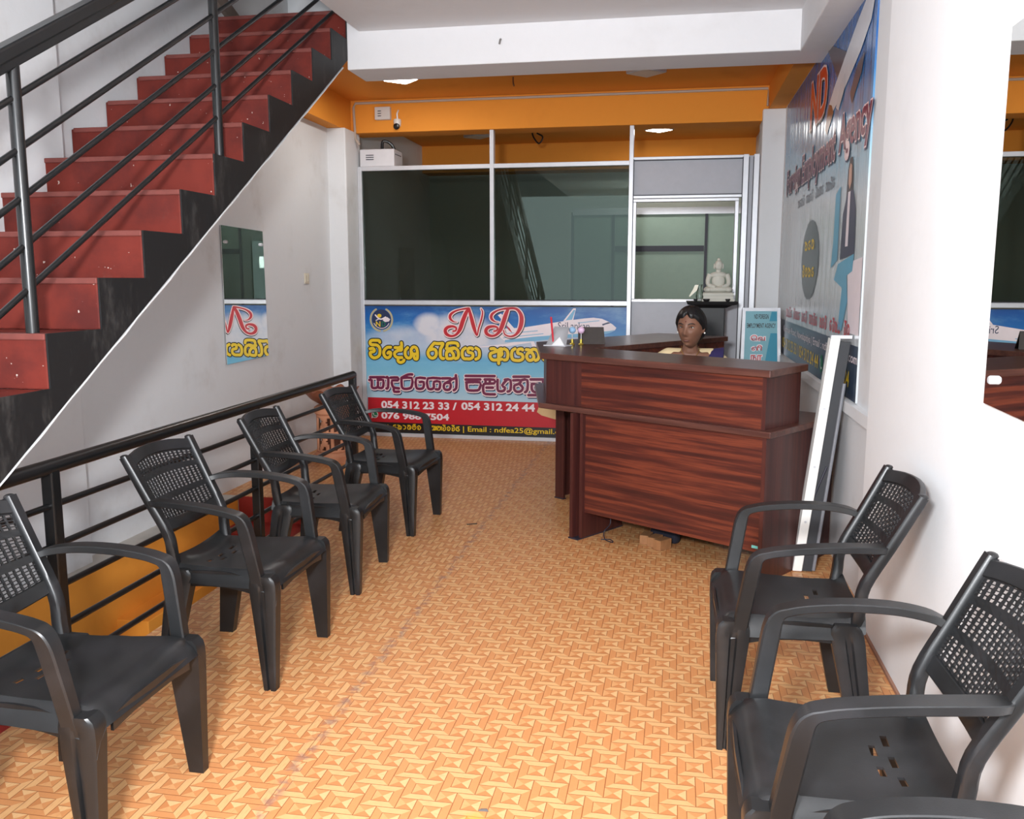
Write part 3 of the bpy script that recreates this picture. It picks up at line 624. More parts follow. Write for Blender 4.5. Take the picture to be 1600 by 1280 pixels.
# ------------------------------------------------------------------ reception counter, an L with a cut corner
M_woodh = wood('walnut_laminate', 0, (52, 26, 24), (84, 38, 30), (126, 61, 41))
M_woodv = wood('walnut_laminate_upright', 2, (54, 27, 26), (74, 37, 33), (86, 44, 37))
M_wtop = wood('walnut_top', 0, (66, 40, 36), (88, 54, 46), (104, 66, 56), .3)
ct = thing('reception_counter', 'dark walnut reception counter in an L with a raised shelf, a seated woman behind it', 'counter', (-.48, 4.69, 0), -34)
def ck(mb, name, m, par=None, **kw): return mb.build(name, m, par or ct, **kw)
def off(poly, d): return poly
top_out = [(1.10, .0), (-.29, .0), (-.90, .63), (-.90, 2.0), (-.30, 2.0), (-.30, .48), (1.075, .42)]
ck(MB().prism([(-a, b) for a, b in [(-x, y) for x, y in top_out]], .966, 1.0), 'top_shelf', M_wtop, bevel=.004)
ledge = [(1.115, -.005), (-.295, -.005), (-.93, .65), (-.93, 2.0), (-.20, 2.0), (-.20, .70), (1.115, .72)]
ck(MB().prism(ledge, .692, .722), 'ledge', M_wtop, bevel=.004)
ck(MB().box((-.02, .035, .722), (1.065, .055, .966)), 'upper_front_panel', M_woodh)
ck(MB().box((1.048, .03, .722), (1.068, .36, .966)), 'upper_side_panel', M_woodv)
m = MB().loft([[(-.02, .036, z), (-.275, .036, z), (-.86, .66, z), (-.845, .68, z), (-.265, .056, z), (-.02, .056, z)] for z in (.722, .966)])
ck(m, 'corner_panel', M_woodv)
ck(MB().box((-.86, .66, .722), (-.84, 1.98, .966)), 'rear_wing_panel', M_woodh)
ck(MB().box((-.28, .345, .722), (1.04, .36, .90)).box((-.335, .50, .722), (-.32, 1.98, .966)), 'inner_panel', M_woodh)
ck(MB().box((.02, .022, .147), (1.09, .040, .692)), 'lower_front_panel', M_woodh)
ck(MB().box((1.075, .0, .0), (1.095, .70, .692)), 'side_panel', M_woodv)
for x in (-.04, .004): ck(MB().box((x, -.002 if x > 0 else -.03, .006), (x + .019, .36, .692)), 'leg_panel', M_woodv)
ck(MB().box((-.70, .60, .006), (-.682, .95, .692)).box((-.682, .60, .006), (-.632, .618, .692)), 'leg_panel', M_woodv)
ck(MB().box((-.70, 1.96, .006), (-.32, 1.98, .692)), 'leg_panel', M_woodv)
ck(MB().box((-.68, .95, .25), (-.665, 1.96, .692)), 'rear_wing_lower_panel', M_woodh)
for a in ((-.045, -.034, .024, .365), (-.704, .596, -.628, .622)): ck(MB().box((a[0], a[1], 0), (a[2], a[3], .007)), 'foot_strip', M_alud)
ck(MB().box((1.03, .0205, .165), (1.062, .0225, .178)), 'sticker', mat('mint_sticker', (120, 200, 190), .5))
def cw(x, y, z=0): return (-.48 + .829 * x + .559 * y, 4.69 - .559 * x + .829 * y, z)

# things standing on the counter
M_acr = glass_material('acrylic', (.9, .9, .9), 1.6)
hold = thing('card_holder', 'small clear plastic card holder on the left end of the counter', 'holder', (-.70, 5.36, 1.001), -20)
m = MB(); m.loft([[(-.07, .0, 0), (-.066, .0, 0), (-.036, .06, .115), (-.04, .06, .115)], [(.07, .0, 0), (.066, .0, 0), (.056, .06, .115), (.06, .06, .115)]]); m.build('back_sheet', mat('frosted_plastic', (196, 196, 200), .35), hold)
MB().box((-.075, -.02, 0), (.075, .075, .006)).build('base', mat('clear_plastic_base', (205, 205, 210), .3), hold)
MB().loft([[(-.022, -.012, .006), (.062, -.012, .006), (.02, .012, .055)], [(-.022, .0, .006), (.062, .0, .006), (.02, .016, .055)]]).build('card', mat('white_card', (238, 238, 238), .5), hold)
pen = MB().tube([(-.718, 5.385, 1.02), (-.735, 5.40, 1.175)], .006, 8); tag(pen.build('pen', mat('red_plastic', (200, 30, 50), .4), smooth=40), 'red pen standing upright in the clear card holder', 'pen')
for x, y, col, nm, lb in ((-.615, 5.50, (150, 190, 225), 'pen_stand', 'pale blue ball topped desk pen in a gold cup on the counter'), (-.560, 5.50, (226, 190, 220), 'pen_stand', 'pink ball topped desk pen in a gold cup beside the dark desk calendar')):
    t = thing(nm, lb, 'pen stand', (x, y, 1.0005))
    MB().lathe([(.016, 0), (.018, .004), (.008, .012), (.008, .035), (.006, .036)], n=12).build('cup', mat('gold_metal', (220, 200, 90), .25, .7), t, smooth=40)
    MB().tube([(0, 0, .03), (0, .004, .075)], .003, 8).build('stem', M_alu, t, smooth=40)
    MB().ball((0, .004, .09), .022, 14, 8).build('ball', mat('ball_' + str(col[0]), col, .4), t, smooth=60)
cal = thing('desk_calendar', 'dark brown tent shaped desk calendar on the corner of the counter', 'calendar', (-.50, 5.56, 1.0005), 6)
M_cal = mat('dark_brown_card', (44, 34, 28), .5, var=.5, scale=40)
MB().loft([[(-.085, 0, 0), (-.085, .006, 0), (-.085, .045, .105), (-.085, .039, .105)], [(.085, 0, 0), (.085, .006, 0), (.075, .045, .105), (.075, .039, .105)]]).build('front_leaf', M_cal, cal)
MB().loft([[(-.085, .09, 0), (-.085, .084, 0), (-.085, .039, .105), (-.085, .045, .105)], [(.085, .09, 0), (.085, .084, 0), (.075, .039, .105), (.075, .045, .105)]]).build('rear_leaf', M_cal, cal)

# wooden blocks and a cable on the floor under the counter
M_block = mat('raw_wood_block', (150, 104, 66), .7, var=.3, scale=30)
for i, (px, py, rz, h, lb) in enumerate(((.31, .20, 20, .05, 'leftmost raw wood block lying under the reception counter'), (.375, .19, 8, .052, 'middle raw wood block lying under the reception counter'), (.44, .165, -6, .055, 'rightmost raw wood block lying under the reception counter'))):
    x, y, z = cw(px, py); o = MB().box((-.025, -.05, 0), (.025, .04, h)).build('wood_block', M_block, bevel=.003); o.location = (x, y, .0005); o.rotation_euler = (0, 0, R(rz - 34)); tag(o, lb, 'wood block', 'wood blocks under the counter')
x, y, z = cw(.37, .285); o = MB().box((-.085, -.028, 0), (.085, .032, .07)).build('cloth_bundle', mat('dark_navy_cloth', (26, 26, 40), .9), bevel=.02); o.location = (x, y, .0005); o.rotation_euler = (0, 0, R(-34)); tag(o, 'dark bundle lying behind the wood blocks under the counter', 'bundle')
c = [cw(.12, .12, .15), cw(.14, .10, .09), cw(.10, .10, .04), cw(.13, .07, .006), cw(.19, .06, .005), cw(.15, .09, .005), cw(.11, .06, .005)]
tag(MB().tube(catmull(c, 5), .0028, 6).build('cable', M_alud, smooth=40), 'thin dark cable hanging down under the left end of the counter', 'cable')

# ------------------------------------------------------------------ vinyl banner on the right wall
XB = .822
n = NT('printed_banner_ground'); P, x, y, z = n.pos()
s = n.M('ADD', n.M('MULTIPLY', n.M('SUBTRACT', z, 2.02), 1.6), n.M('MULTIPLY', n.M('SUBTRACT', 5.6, y), .10))
g = n.ramp(n.M('ADD', s, .25), [(.0, lin((196, 202, 204))), (.30, lin((150, 190, 208))), (.62, lin((60, 140, 190))), (1, lin((24, 92, 160)))])
g = n.mix(n.M('MULTIPLY', n.sstep(n.noise(P, 1.6, 4), .45, .7), .3), g, lin((200, 212, 218)))
n.base(g); n.set(.22, 0, .5)
n.bump(n.noise(P, 1, 3, .5, (1, 9, .8)), .45, .03); M_ban = n.m
bnr = thing('vinyl_banner', 'large agency banner with an aeroplane and a dark bottom strip on the right wall', 'banner', (XB, 5.7, .84))
def vk(mb, name, m): 
    o = mb.build(name, m, bnr, fix=False); o.matrix_parent_inverse = Matrix.Translation(bnr.location).inverted(); return o
vk(MB().box((XB, 4.20, .845), (.83, 7.34, 2.72)), 'printed_sheet', M_ban)
def V(k): return lambda a, b: (XB - .0016 * k, -a, b)     # a runs towards the photographer
mb = MB(); mb.flat([(-7.34, .846), (-4.20, .846), (-4.20, 1.10), (-7.34, 1.10)], V(1)); vk(mb, 'dark_strip', mat('print_slate', (34, 52, 74), .3))
mb = MB()
for mi, gr_, k, dx, dy in ((0, .012, 2, .012, -.012), (1, .012, 2.8, 0, 0), (2, 0, 3.6, 0, 0)):
    mb.mi = mi; text_mb('ND', V(k), (-6.04, 2.345, .62, .265), .03, gr_, dx, dy, mb=mb)
vk(mb, 'initials', [M_pblk, M_pink, mat('print_orange_red', (206, 62, 34), .35)])
mb = MB()
for mi, gr_, k, dx, dy in ((0, .008, 2, .01, -.01), (1, .008, 2.8, 0, 0), (2, 0, 3.6, 0, 0)):
    for w_, bx in (('Foreign', (-7.13, 2.035, .74, .165)), ('Employment', (-6.33, 2.035, 1.27, .175)), ('Agency', (-4.95, 2.05, .78, .175))):
        mb.mi = mi; text_mb(w_, V(k), bx, .02, gr_, dx, dy, mb=mb)
vk(mb, 'title_lettering', [M_pnav, M_pink, M_pmar])
def mini2(mb, x, w, z, h, code, V_, th):
    F = {'a': [[(.0, .9), (.5, .8), (.9, .5), (.8, .05), (.5, .1)], [(.5, .75), (.1, .4), (.2, .05), (.5, .1), (.55, .4)]], 'b': [[(.7, .9), (.2, .8), (.1, .3), (.5, .05), (.85, .3), (.5, .5)]], 'c': [[(.1, .9), (.6, .9), (.9, .5), (.7, .05)], [(.5, .85), (.1, .5), (.2, .1), (.6, .1), (.6, .5)]], 'd': [[(.2, .6), (.5, .5), (.2, .2), (.5, .0), (.9, .3), (.8, .8), (.4, .95)], [(.2, 1.2), (.8, 1.15)]]}
    st_ = w / len(code)
    for i, ch in enumerate(code):
        if ch != ' ':
            for s_ in F[ch]: mb.ribbon([(x + (i + a * .86) * st_, z + b * h) for a, b in s_], th, V_, 3)
mb = MB(); mini2(mb, -6.46, 1.45, 1.885, .05, 'abcd cabd dacb cadb', V(2), .010); vk(mb, 'subtitle_lettering', mat('print_charcoal', (70, 72, 78), .35))
mb = MB(); mini2(mb, -6.85, 2.46, 1.135, .055, 'cadb dacb abd cadb acd bdac dc', V(2), .013); vk(mb, 'red_lettering', mat('print_crimson', (198, 60, 66), .35))
mb = MB(); text_mb('Kotmale Road, Nawalapitiya | Email : ndfea25@gmail.com', V(2), (-6.95, 1.02, 2.75, .045), .008, mb=mb); vk(mb, 'white_lettering', M_pwht)
mb = text_mb('054 312 23 33 / 054 312 24 44', V(2), (-7.0, .90, 1.72, .075), .015); text_mb('076 988 7504', V(2), (-5.06, .90, .70, .075), .015, mb=mb); vk(mb, 'yellow_numbers', M_pyel)
mb = MB(); mb.mi = 0; mb.flat([(-5.17 + .05 * math.cos(a), .935 + .05 * math.sin(a)) for a in (k * .3927 for k in range(16))], V(2)); mb.mi = 1
mb.ribbon([(-5.195, .958, .012), (-5.185, .928, .008), (-5.165, .912, .008), (-5.14, .915, .012)], .01, V(3)); vk(mb, 'phone_symbol', [M_pgrn, M_pwht])
# scalloped seal
mb = MB(); mb.mi = 0; mb.flat([(-5.80 + .34 * (1 + .05 * (k % 2)) * math.cos(k * math.pi / 24), 1.52 + .235 * (1 + .05 * (k % 2)) * math.sin(k * math.pi / 24)) for k in range(48)], V(2)); mb.mi = 1
mini2(mb, -6.02, .42, 1.585, .055, 'abc', V(3), .016); mini2(mb, -6.08, .52, 1.42, .055, 'dcab', V(3), .016); vk(mb, 'seal', [mat('print_seal_grey', (92, 102, 106), .35), M_pyel])
# aeroplane seen from below
mb = MB(); mb.mi = 0
mb.flat([(-4.25, 2.60), (-4.30, 2.65), (-4.42, 2.655), (-4.6, 2.61), (-4.80, 2.55), (-5.2, 2.42), (-5.34, 2.36), (-5.25, 2.29), (-4.85, 2.36), (-4.5, 2.45), (-4.30, 2.53)], V(2)); mb.mi = 1
mb.flat([(-4.78, 2.50), (-5.30, 2.66), (-5.52, 2.70), (-5.28, 2.56), (-5.10, 2.44)], V(1.6)); mb.flat([(-4.56, 2.40), (-4.72, 2.30), (-4.66, 2.24), (-4.46, 2.34), (-4.40, 2.42)], V(2.4))
mb.mi = 2; mb.flat([(-5.10, 2.30), (-5.0, 2.40), (-4.88, 2.43), (-4.86, 2.36), (-5.02, 2.27)], V(3)); mb.mi = 3; mb.flat([(-5.34, 2.36), (-5.44, 2.24), (-5.36, 2.20), (-5.18, 2.29), (-5.25, 2.34)], V(2.2))
vk(mb, 'aeroplane_picture', [mat('print_plane_white', (206, 208, 214), .3), mat('print_plane_grey', (84, 84, 96), .3), mat('print_engine', (196, 200, 206), .3), mat('print_brown', (112, 66, 54), .3)])
# woman and documents pictured at the near end
mb = MB(); mb.mi = 0
mb.flat([(-4.66, 1.93), (-4.62, 1.98), (-4.56, 1.98), (-4.52, 1.90), (-4.50, 1.74), (-4.68, 1.74)], V(2)); mb.mi = 1
mb.flat([(-4.63, 1.93), (-4.60, 1.955), (-4.56, 1.94), (-4.55, 1.86), (-4.59, 1.83), (-4.63, 1.86)], V(2.6)); mb.mi = 2
mb.flat([(-4.74, 1.72), (-4.64, 1.82), (-4.50, 1.82), (-4.42, 1.72), (-4.40, 1.52), (-4.76, 1.50)], V(2.4)); mb.mi = 3
mb.flat([(-4.62, 1.82), (-4.56, 1.82), (-4.56, 1.56), (-4.63, 1.56)], V(3)); mb.flat([(-4.55, 1.48), (-4.20, 1.50), (-4.20, 1.15), (-4.45, 1.15)], V(2.2)); mb.mi = 4
mb.flat([(-4.97, 1.84), (-4.84, 1.87), (-4.84, 1.50), (-5.02, 1.46), (-4.98, 1.60)], V(2)); mb.flat([(-4.80, 1.48), (-4.40, 1.52), (-4.42, 1.44), (-4.55, 1.42), (-4.50, 1.30), (-4.62, 1.15), (-4.72, 1.15), (-4.66, 1.36), (-4.90, 1.40)], V(2.5))
vk(mb, 'woman_picture', [mat('print_hair', (58, 40, 36), .35), mat('print_face', (206, 160, 136), .35), mat('print_jacket', (60, 56, 84), .35), M_pwht, mat('print_cyan', (98, 170, 200), .35)])
del_ = None

# ------------------------------------------------------------------ blue free standing sign at the back
sg = thing('standing_sign', 'light blue standing sign board with black and red lettering between counter and banner', 'sign board', (.655, 6.98, 0), 4)
th = R(-11)
def G(k): return lambda a, b: (a, -.0016 * k + b * .12 - .14, b)
W0, W1 = .155, .128
def wz(z): return W0 + (W1 - W0) * z / 1.18
fr_ = MB()
for s_ in (-1, 1): fr_.loft([[(s_ * wz(z) - .012, z * .12 - .142, z), (s_ * wz(z) + .012, z * .12 - .142, z), (s_ * wz(z) + .012, z * .12 - .118, z), (s_ * wz(z) - .012, z * .12 - .118, z)] for z in (.0, 1.185)])
fr_.box((-.14, .0, 1.165), (.14, .02, 1.19)); fr_.box((-.16, -.12, .18), (.16, -.105, .205)); fr_.build('frame', M_alu, sg)
lg = MB()
for s_ in (-1, 1): lg.loft([[(s_ * .13 - .01, .02 + (1.17 - z) * .16, z), (s_ * .13 + .01, .02 + (1.17 - z) * .16, z), (s_ * .13 + .01, .035 + (1.17 - z) * .16, z), (s_ * .13 - .01, .035 + (1.17 - z) * .16, z)] for z in (0, 1.17)])
lg.build('rear_legs', mat('dark_steel', (44, 46, 56), .5), sg)
mb = MB(); mb.loft([[(-wz(z) + .01, z * .12 - .138, z), (wz(z) - .01, z * .12 - .138, z), (wz(z) - .01, z * .12 - .13, z), (-wz(z) + .01, z * .12 - .13, z)] for z in (.2, 1.165)]); mb.build('board', mat('print_pale_teal', (122, 176, 188), .4), sg)
mb = MB(); mb.flat([(.005, .62), (.128, .62), (.118, 1.0), (.07, 1.0)], G(1)); mb.flat([(.06, 1.09), (.115, 1.09), (.112, 1.16), (.075, 1.16)], G(1)); mb.build('teal_stripe', mat('print_teal', (40, 140, 168), .4), sg, fix=False)
mb = text_mb('ND FOREIGN', G(2), (-.052, 1.108, .105, .034), .012); mb.build('black_lettering', M_pblk, sg, fix=False)
mb = text_mb('EMPLOYMENT AGENCY', G(2), (-.106, 1.040, .212, .034), .012); mb.build('black_lettering', M_pblk, sg, fix=False)
mb = MB()
for mi, gr_, k in ((0, .006, 2), (1, 0, 3)):
    for tx, bx in (('\u0bc6\u0bb5', (-.075, .945, .105, .040)), ('\u0bb3\u0bbf', (-.068, .870, .075, .040)), ('\u0ba8\u0bbe', (-.075, .795, .085, .040))):
        mb.mi = mi; text_mb(tx, G(k), bx, .012, gr_, mb=mb)
mb.build('red_lettering', [M_pwht, mat('print_scarlet', (196, 34, 40), .4)], sg, fix=False)

# ------------------------------------------------------------------ framed board leaning on the right wall beside the counter
bd = thing('leaning_board', 'white edged board with a dark back leaning on the right wall behind the front chair', 'board', (.60, 4.32, 0))
def lean_(x0, x1, y0, y1, z0, z1, name, m, **kw):
    k = .108
    o = MB().loft([[(x0 + k * z, y0, z), (x1 + k * z, y0, z), (x1 + k * z, y1, z), (x0 + k * z, y1, z)] for z in (z0, z1)]).build(name, m, bd, **kw); return o
lean_(0, .044, .0, .035, .002, 1.13, 'white_edge', mat('white_board_edge', (236, 236, 232), .4), bevel=.004)
lean_(0, .012, .035, .075, .002, 1.13, 'face_sheet', mat('white_board_edge_2', (236, 236, 232), .4))
lean_(.044, .092, .012, .030, .002, 1.115, 'back_sheet', mat('dark_grey_backing', (46, 48, 52), .6))
lean_(.0, .094, .0, .035, 1.13, 1.145, 'top_cap', M_alu)
MB().tube([(.085, .008, .38), (.135, .010, .52)], .005, 8).build('brace', M_alud, bd, smooth=40)
MB().tube([(.098, .006, .009), (.195, .01, .92)], .008, 8).build('rear_leg', mat('steel_leg', (120, 122, 128), .4), bd, smooth=40)
for z in (1.08, .80, .52, .25):
    MB().lathe([(.006, 0), (.006, .003)], n=8).build('rivet', M_alu, bd).matrix_local = Matrix.Translation((.022 + .108 * z, -.001, z)) @ Matrix.Rotation(R(90), 4, 'X')

# ------------------------------------------------------------------ mirrors
n = NT('mirror_silver'); n.base((.86, .89, .87)); n.set(.0, 1); M_mir = n.m
def mirror(label, loc, pts, out, studs, turn=0):
    t = thing('wall_mirror', label, 'mirror', loc, rz=turn)
    MB().loft([[(0, a, b) for a, b in pts], [(out * .006, a, b) for a, b in pts]]).build('glass', M_mir, t)
    MB().loft([[(-out * .002, a, b) for a, b in pts], [(-out * .0005, a, b) for a, b in pts]]).build('backing', M_alud, t)
    for a, b in studs:
        o = MB().lathe([(.011, 0), (.011, .010), (.008, .014)], n=14).build('stud', M_alu, t, smooth=30); o.matrix_local = Matrix.Translation((out * .006, a, b)) @ Matrix.Rotation(R(90 * out), 4, 'Y')
mirror('frameless mirror on the left wall below the stairs reflecting the blue sign panel', (-2.895, 5.41, .845), [(0, 0), (.60, .012), (.58, .895), (0, .905)], 1, [(.545, .80), (.05, .80)], -.68)
mirror('frameless mirror on the right wall cut by the right edge of the photo', (.783, 1.35, 1.092), [(0, -.02), (1.05, 0), (1.05, .905), (0, .905)], -1, [(.985, .065)])

# ------------------------------------------------------------------ ceiling lamps
def led(label, loc, lit, power, group='square ceiling panel lamps'):
    t = thing('ceiling_lamp', label, 'lamp', loc, group=group); t.rotation_euler = (0, 0, R(45))
    MB().box((-.105, -.105, -.03), (.105, .105, 0)).build('housing', M_alu, t, bevel=.006)
    MB().box((-.092, -.092, -.033), (.092, .092, -.0295)).build('diffuser', mat('lit_diffuser', (255, 252, 246), .5, emit=9) if lit else mat('unlit_diffuser', (214, 204, 190), .5), t)
    if lit:
        l = area('lamp_light', (loc[0], loc[1], loc[2] - .04), (0, 0, 45), .18, .18, power, (1, .97, .92))
led('lit square ceiling lamp on the orange ceiling at the left, above the partition', (-2.07, 6.72, 2.92), True, 5)
led('unlit square ceiling lamp on the orange ceiling at the right, behind the white beam', (-.24, 6.82, 2.92), False, 0)
led('lit square ceiling lamp inside the office, seen above the service window', (-.19, 9.36, 2.92), True, 6)
led('unlit square ceiling lamp inside the office, seen at the upper left over the glass', (-2.09, 9.47, 2.92), False, 0)

# ------------------------------------------------------------------ small fixtures
sw_t = thing('wall_switch', 'cream double switch plate on the left wall right of the mirror', 'switch', (-2.899, 6.77, 1.41))
MB().box((0, -.045, -.042), (.008, .045, .042)).build('plate', mat('cream_plastic', (222, 214, 196), .5), sw_t, bevel=.003)
for y in (-.02, .02): MB().box((.007, y - .013, -.026), (.012, y + .013, .026)).build('rocker', mat('ivory_rocker', (206, 198, 178), .5), sw_t, bevel=.002)
cc = thing('security_camera', 'white security camera with a black lens hanging from the orange beam', 'camera', (-2.36, 7.55, 2.70))
MB().lathe([(.030, .055), (.034, .04), (.030, .0), (.016, -.014)], n=18).build('dome', mat('camera_white', (225, 222, 216), .4), cc, smooth=40)
o = MB().lathe([(.026, 0), (.026, .02), (.016, .026)], n=18).build('lens', M_black, cc, smooth=40); o.matrix_local = Matrix.Translation((.0, -.018, -.005)) @ Matrix.Rotation(R(105), 4, 'X')
MB().tube([(0, 0, .05), (0, -.01, .10), (.01, .0, .13)], .007, 8).build('bracket', M_alu, cc, smooth=40)
jb = thing('junction_box', 'grey white junction box on the orange beam beside the security camera', 'box', (-2.48, 7.535, 2.80))
MB().box((-.068, -.03, -.05), (.068, .015, .055)).build('case', mat('box_plastic', (206, 202, 198), .5), jb, bevel=.004)
for z in (-.02, .0, .02): MB().box((-.04, -.032, z - .003), (-.01, -.029, z + .003)).build('vent_slot', M_alud, jb)
cn = MB(); r_ = .011
for a in ([(-2.70, 7.538, 2.55), (-2.735, 7.534, 2.60), (-2.745, 7.534, 2.86), (-2.73, 7.538, 2.895), (.69, 7.538, 2.895), (.692, 7.534, 2.76)],): cn.tube(a, r_, 8)
tag(cn.build('conduit', mat('conduit_pvc', (176, 160, 146), .5), smooth=40), 'thin grey plastic conduit running along the top of the orange beam', 'conduit')
dv = thing('recorder_box', 'white metal recorder box standing on top of the partition at its left end', 'box', (-2.56, 7.66, 2.373))
MB().box((-.155, -.08, 0), (.155, .16, .145)).build('case', mat('white_sheet_steel', (212, 212, 216), .4), dv, bevel=.004)
for i in range(4): MB().box((.154, -.05 + i * .045, .10), (.1565, -.02 + i * .045, .108)).build('vent_slot', M_alud, dv)
for i in range(3): MB().box((-.10 + i * .0, -.082, .055 + i * .018), (-.03, -.0795, .062 + i * .018)).build('vent_slot', M_alud, dv)
tag(MB().tube(catmull([(-2.56, 7.72, 2.52), (-2.54, 7.70, 2.60), (-2.48, 7.73, 2.58), (-2.45, 7.75, 2.52)], 5), .014, 8).build('cable', M_black, smooth=40), 'black cable loop lying on top of the white recorder box', 'cable')
tag(MB().tube(catmull([(-1.42, 9.0, 2.92), (-1.42, 9.0, 2.82), (-1.36, 9.0, 2.74), (-1.32, 9.0, 2.80), (-1.38, 9.0, 2.84)], 5), .008, 8).build('hanging_wire', M_black, smooth=40), 'dark wire loop hanging from the office ceiling above the glass', 'wire')
tag(MB().tube(catmull([(-1.24, 6.9, 2.92), (-1.24, 6.9, 2.88), (-1.23, 6.88, 2.85)], 4), .006, 8).build('wire_stub', mat('dusty_wire', (120, 80, 50), .7), smooth=40), 'short brown wire stub on the orange ceiling behind the white beam', 'wire')
tag(MB().tube([(-1.045, 5.40, 2.805), (-1.045, 5.385, 2.80), (-1.05, 5.384, 2.775)], .006, 8).build('hook', mat('grey_hook', (120, 116, 112), .6), smooth=40), 'tiny grey hook on the face of the white ceiling beam', 'hook')
o = MB().box((-.03, -.004, 0), (.03, .004, .004)).build('twig', mat('dark_scrap', (62, 52, 44), .8)); o.location = (-1.115, 4.86, .0005); o.rotation_euler = (0, 0, R(25)); tag(o, 'dark scrap lying on the open floor between chairs and counter', 'scrap')
o = MB().loft([[(-.012, -.004, 0), (.016, -.002, 0), (.012, .006, 0), (-.008, .006, 0)], [(-.010, -.003, .004), (.012, -.001, .006), (.010, .004, .005), (-.006, .004, .003)]]).build('paint_chip', mat('grey_chip', (96, 92, 90), .8)); o.location = (-.465, 2.135, .0005); tag(o, 'small grey chip lying beside the yellow stain on the floor', 'scrap')

# ------------------------------------------------------------------ terracotta stand and bowl
M_terra = mat('terracotta', (206, 144, 110), .8, var=.16, scale=9, bump=.15)
tp = thing('terracotta_stand', 'terracotta drum stand with cut out pattern by the left wall, a frilled bowl on top', 'plant stand', (-2.585, 6.46, 0))
MB().lathe([(.150, 0), (.155, .02), (.155, .05), (.135, .075), (.125, .08)], n=32).build('foot', M_terra, tp, smooth=35)
MB().lathe([(.128, .37), (.142, .385), (.142, .425), (.12, .44), (.08, .44)], n=32).build('rim', M_terra, tp, smooth=35)
n = NT('terracotta_cut_work'); P, x, y, z = n.obj(); M_terin = mat('terracotta_inside', (92, 52, 36), .9)
# pierced wall of the drum: vine like bars left standing
d = MB(); NA, NZ_ = 60, 30
def solid(a, z):
    u = a * 5 / (2 * math.pi); f_ = u - math.floor(u); v = (z - .08) / .29
    if v < .08 or v > .92: return True
    if abs(v - .5) < .05: return True
    vv = (v % .5) / .5
    return abs(f_ - (.25 + .5 * vv)) < .11 or abs(f_ - (.78 - .45 * vv * vv)) < .10 or f_ < .07 or f_ > .95
vid = {}
for j in range(NZ_ + 1):
    for i in range(NA):
        a = 2 * math.pi * i / NA; z = .08 + .29 * j / NZ_; vid[i, j] = len(d.v); d.v.append((.126 * math.cos(a), .126 * math.sin(a), z))
for j in range(NZ_):
    for i in range(NA):
        if solid(2 * math.pi * (i + .5) / NA, .08 + .29 * (j + .5) / NZ_): d.face((vid[i, j], vid[(i + 1) % NA, j], vid[(i + 1) % NA, j + 1], vid[i, j + 1]))
o = d.build('pierced_drum', M_terra, tp, smooth=40, fix=False); q = o.modifiers.new('solid', 'SOLIDIFY'); q.thickness = .014; q.offset = -1
MB().lathe([(.09, .075), (.085, .37)], n=20).build('inner_core', M_terin, tp, smooth=40)
bw = thing('terracotta_bowl', 'frilled brown terracotta bowl resting on the drum stand by the left wall', 'bowl', (-2.60, 6.46, .441))
b = MB(); rings = []
for r0, z0, am in ((.03, .0, 0), (.09, .012, 0), (.15, .05, .25), (.20, .105, 1), (.215, .125, 1), (.205, .125, 1), (.185, .10, 1), (.13, .05, .2), (.06, .022, 0), (.02, .018, 0)):
    rings.append([((r0 + am * .012 * math.cos(12 * a)) * math.cos(a), (r0 + am * .012 * math.cos(12 * a)) * math.sin(a), z0 + am * .012 * math.cos(12 * a)) for a in (2 * math.pi * k / 72 for k in range(72))])
b.loft(rings).build('dish', mat('glazed_terracotta', (136, 80, 54), .45, var=.2), bw, smooth=40)

# ------------------------------------------------------------------ shrine pedestal with the seated statue
M_ebony = mat('black_carved_wood', (26, 26, 28), .5, var=.3, bump=.2)
pd = thing('shrine_pedestal', 'tall black wooden pedestal behind the seated woman carrying a white statue', 'pedestal', (.30, 7.16, 0))
MB().box((-.16, -.13, 0), (.14, .13, .05)).build('plinth', M_ebony, pd, bevel=.006)
MB().box((-.10, -.10, .05), (.09, .10, 1.19)).build('column', M_ebony, pd, bevel=.006)
MB().loft([[(-a, -b, z), (a - .02, -b, z), (a - .02, b, z), (-a, b, z)] for a, b, z in ((.12, .11, 1.185), (.16, .14, 1.205), (.195, .17, 1.212), (.205, .18, 1.235))]).build('top_plate', M_ebony, pd)
em = MB()
for k in range(8):
    a = k * math.pi / 4; em.ribbon([(.012 * math.cos(a), .79 + .012 * math.sin(a)), (.035 * math.cos(a + .3), .79 + .035 * math.sin(a + .3)), (.055 * math.cos(a), .79 + .055 * math.sin(a))], .008, lambda p, q: (p + .03, -.102, q))
em.ribbon([(.058 * math.cos(k * math.pi / 12), .79 + .058 * math.sin(k * math.pi / 12)) for k in range(25)], .006, lambda p, q: (p + .03, -.1015, q)); em.build('carved_rosette', mat('rosette_grey', (74, 76, 82), .5), pd, fix=False)
M_stone = mat('white_statue_plaster', (206, 204, 192), .7, var=.08, bump=.1)
bu = thing('seated_statue', 'white plaster statue of a seated meditating figure on the black pedestal', 'statue', (.335, 7.13, 1.2355))
b = MB(); b.loft([[(-a, -c, z), (a, -c, z), (a, c, z), (-a, c, z)] for a, c, z in ((.122, .085, 0), (.122, .085, .018), (.112, .078, .022), (.112, .078, .040), (.118, .082, .046), (.118, .082, .06), (.10, .07, .068))]); b.build('base', M_stone, bu)
b = MB(); b.ball((0, 0, .155), (.052, .038, .07)); b.ball((0, .0, .20), (.066, .036, .028)); b.ball((0, -.02, .09), (.105, .058, .026))
for s_ in (-1, 1):
    b.tube(catmull([(s_ * .064, 0, .205), (s_ * .078, -.01, .16), (s_ * .07, -.03, .125), (s_ * .02, -.06, .108)], 4), [.021, .02, .02, .019, .019, .018, .018, .017, .016, .016, .015, .014, .014], 10); b.ball((s_ * .075, -.02, .09), (.034, .05, .024))
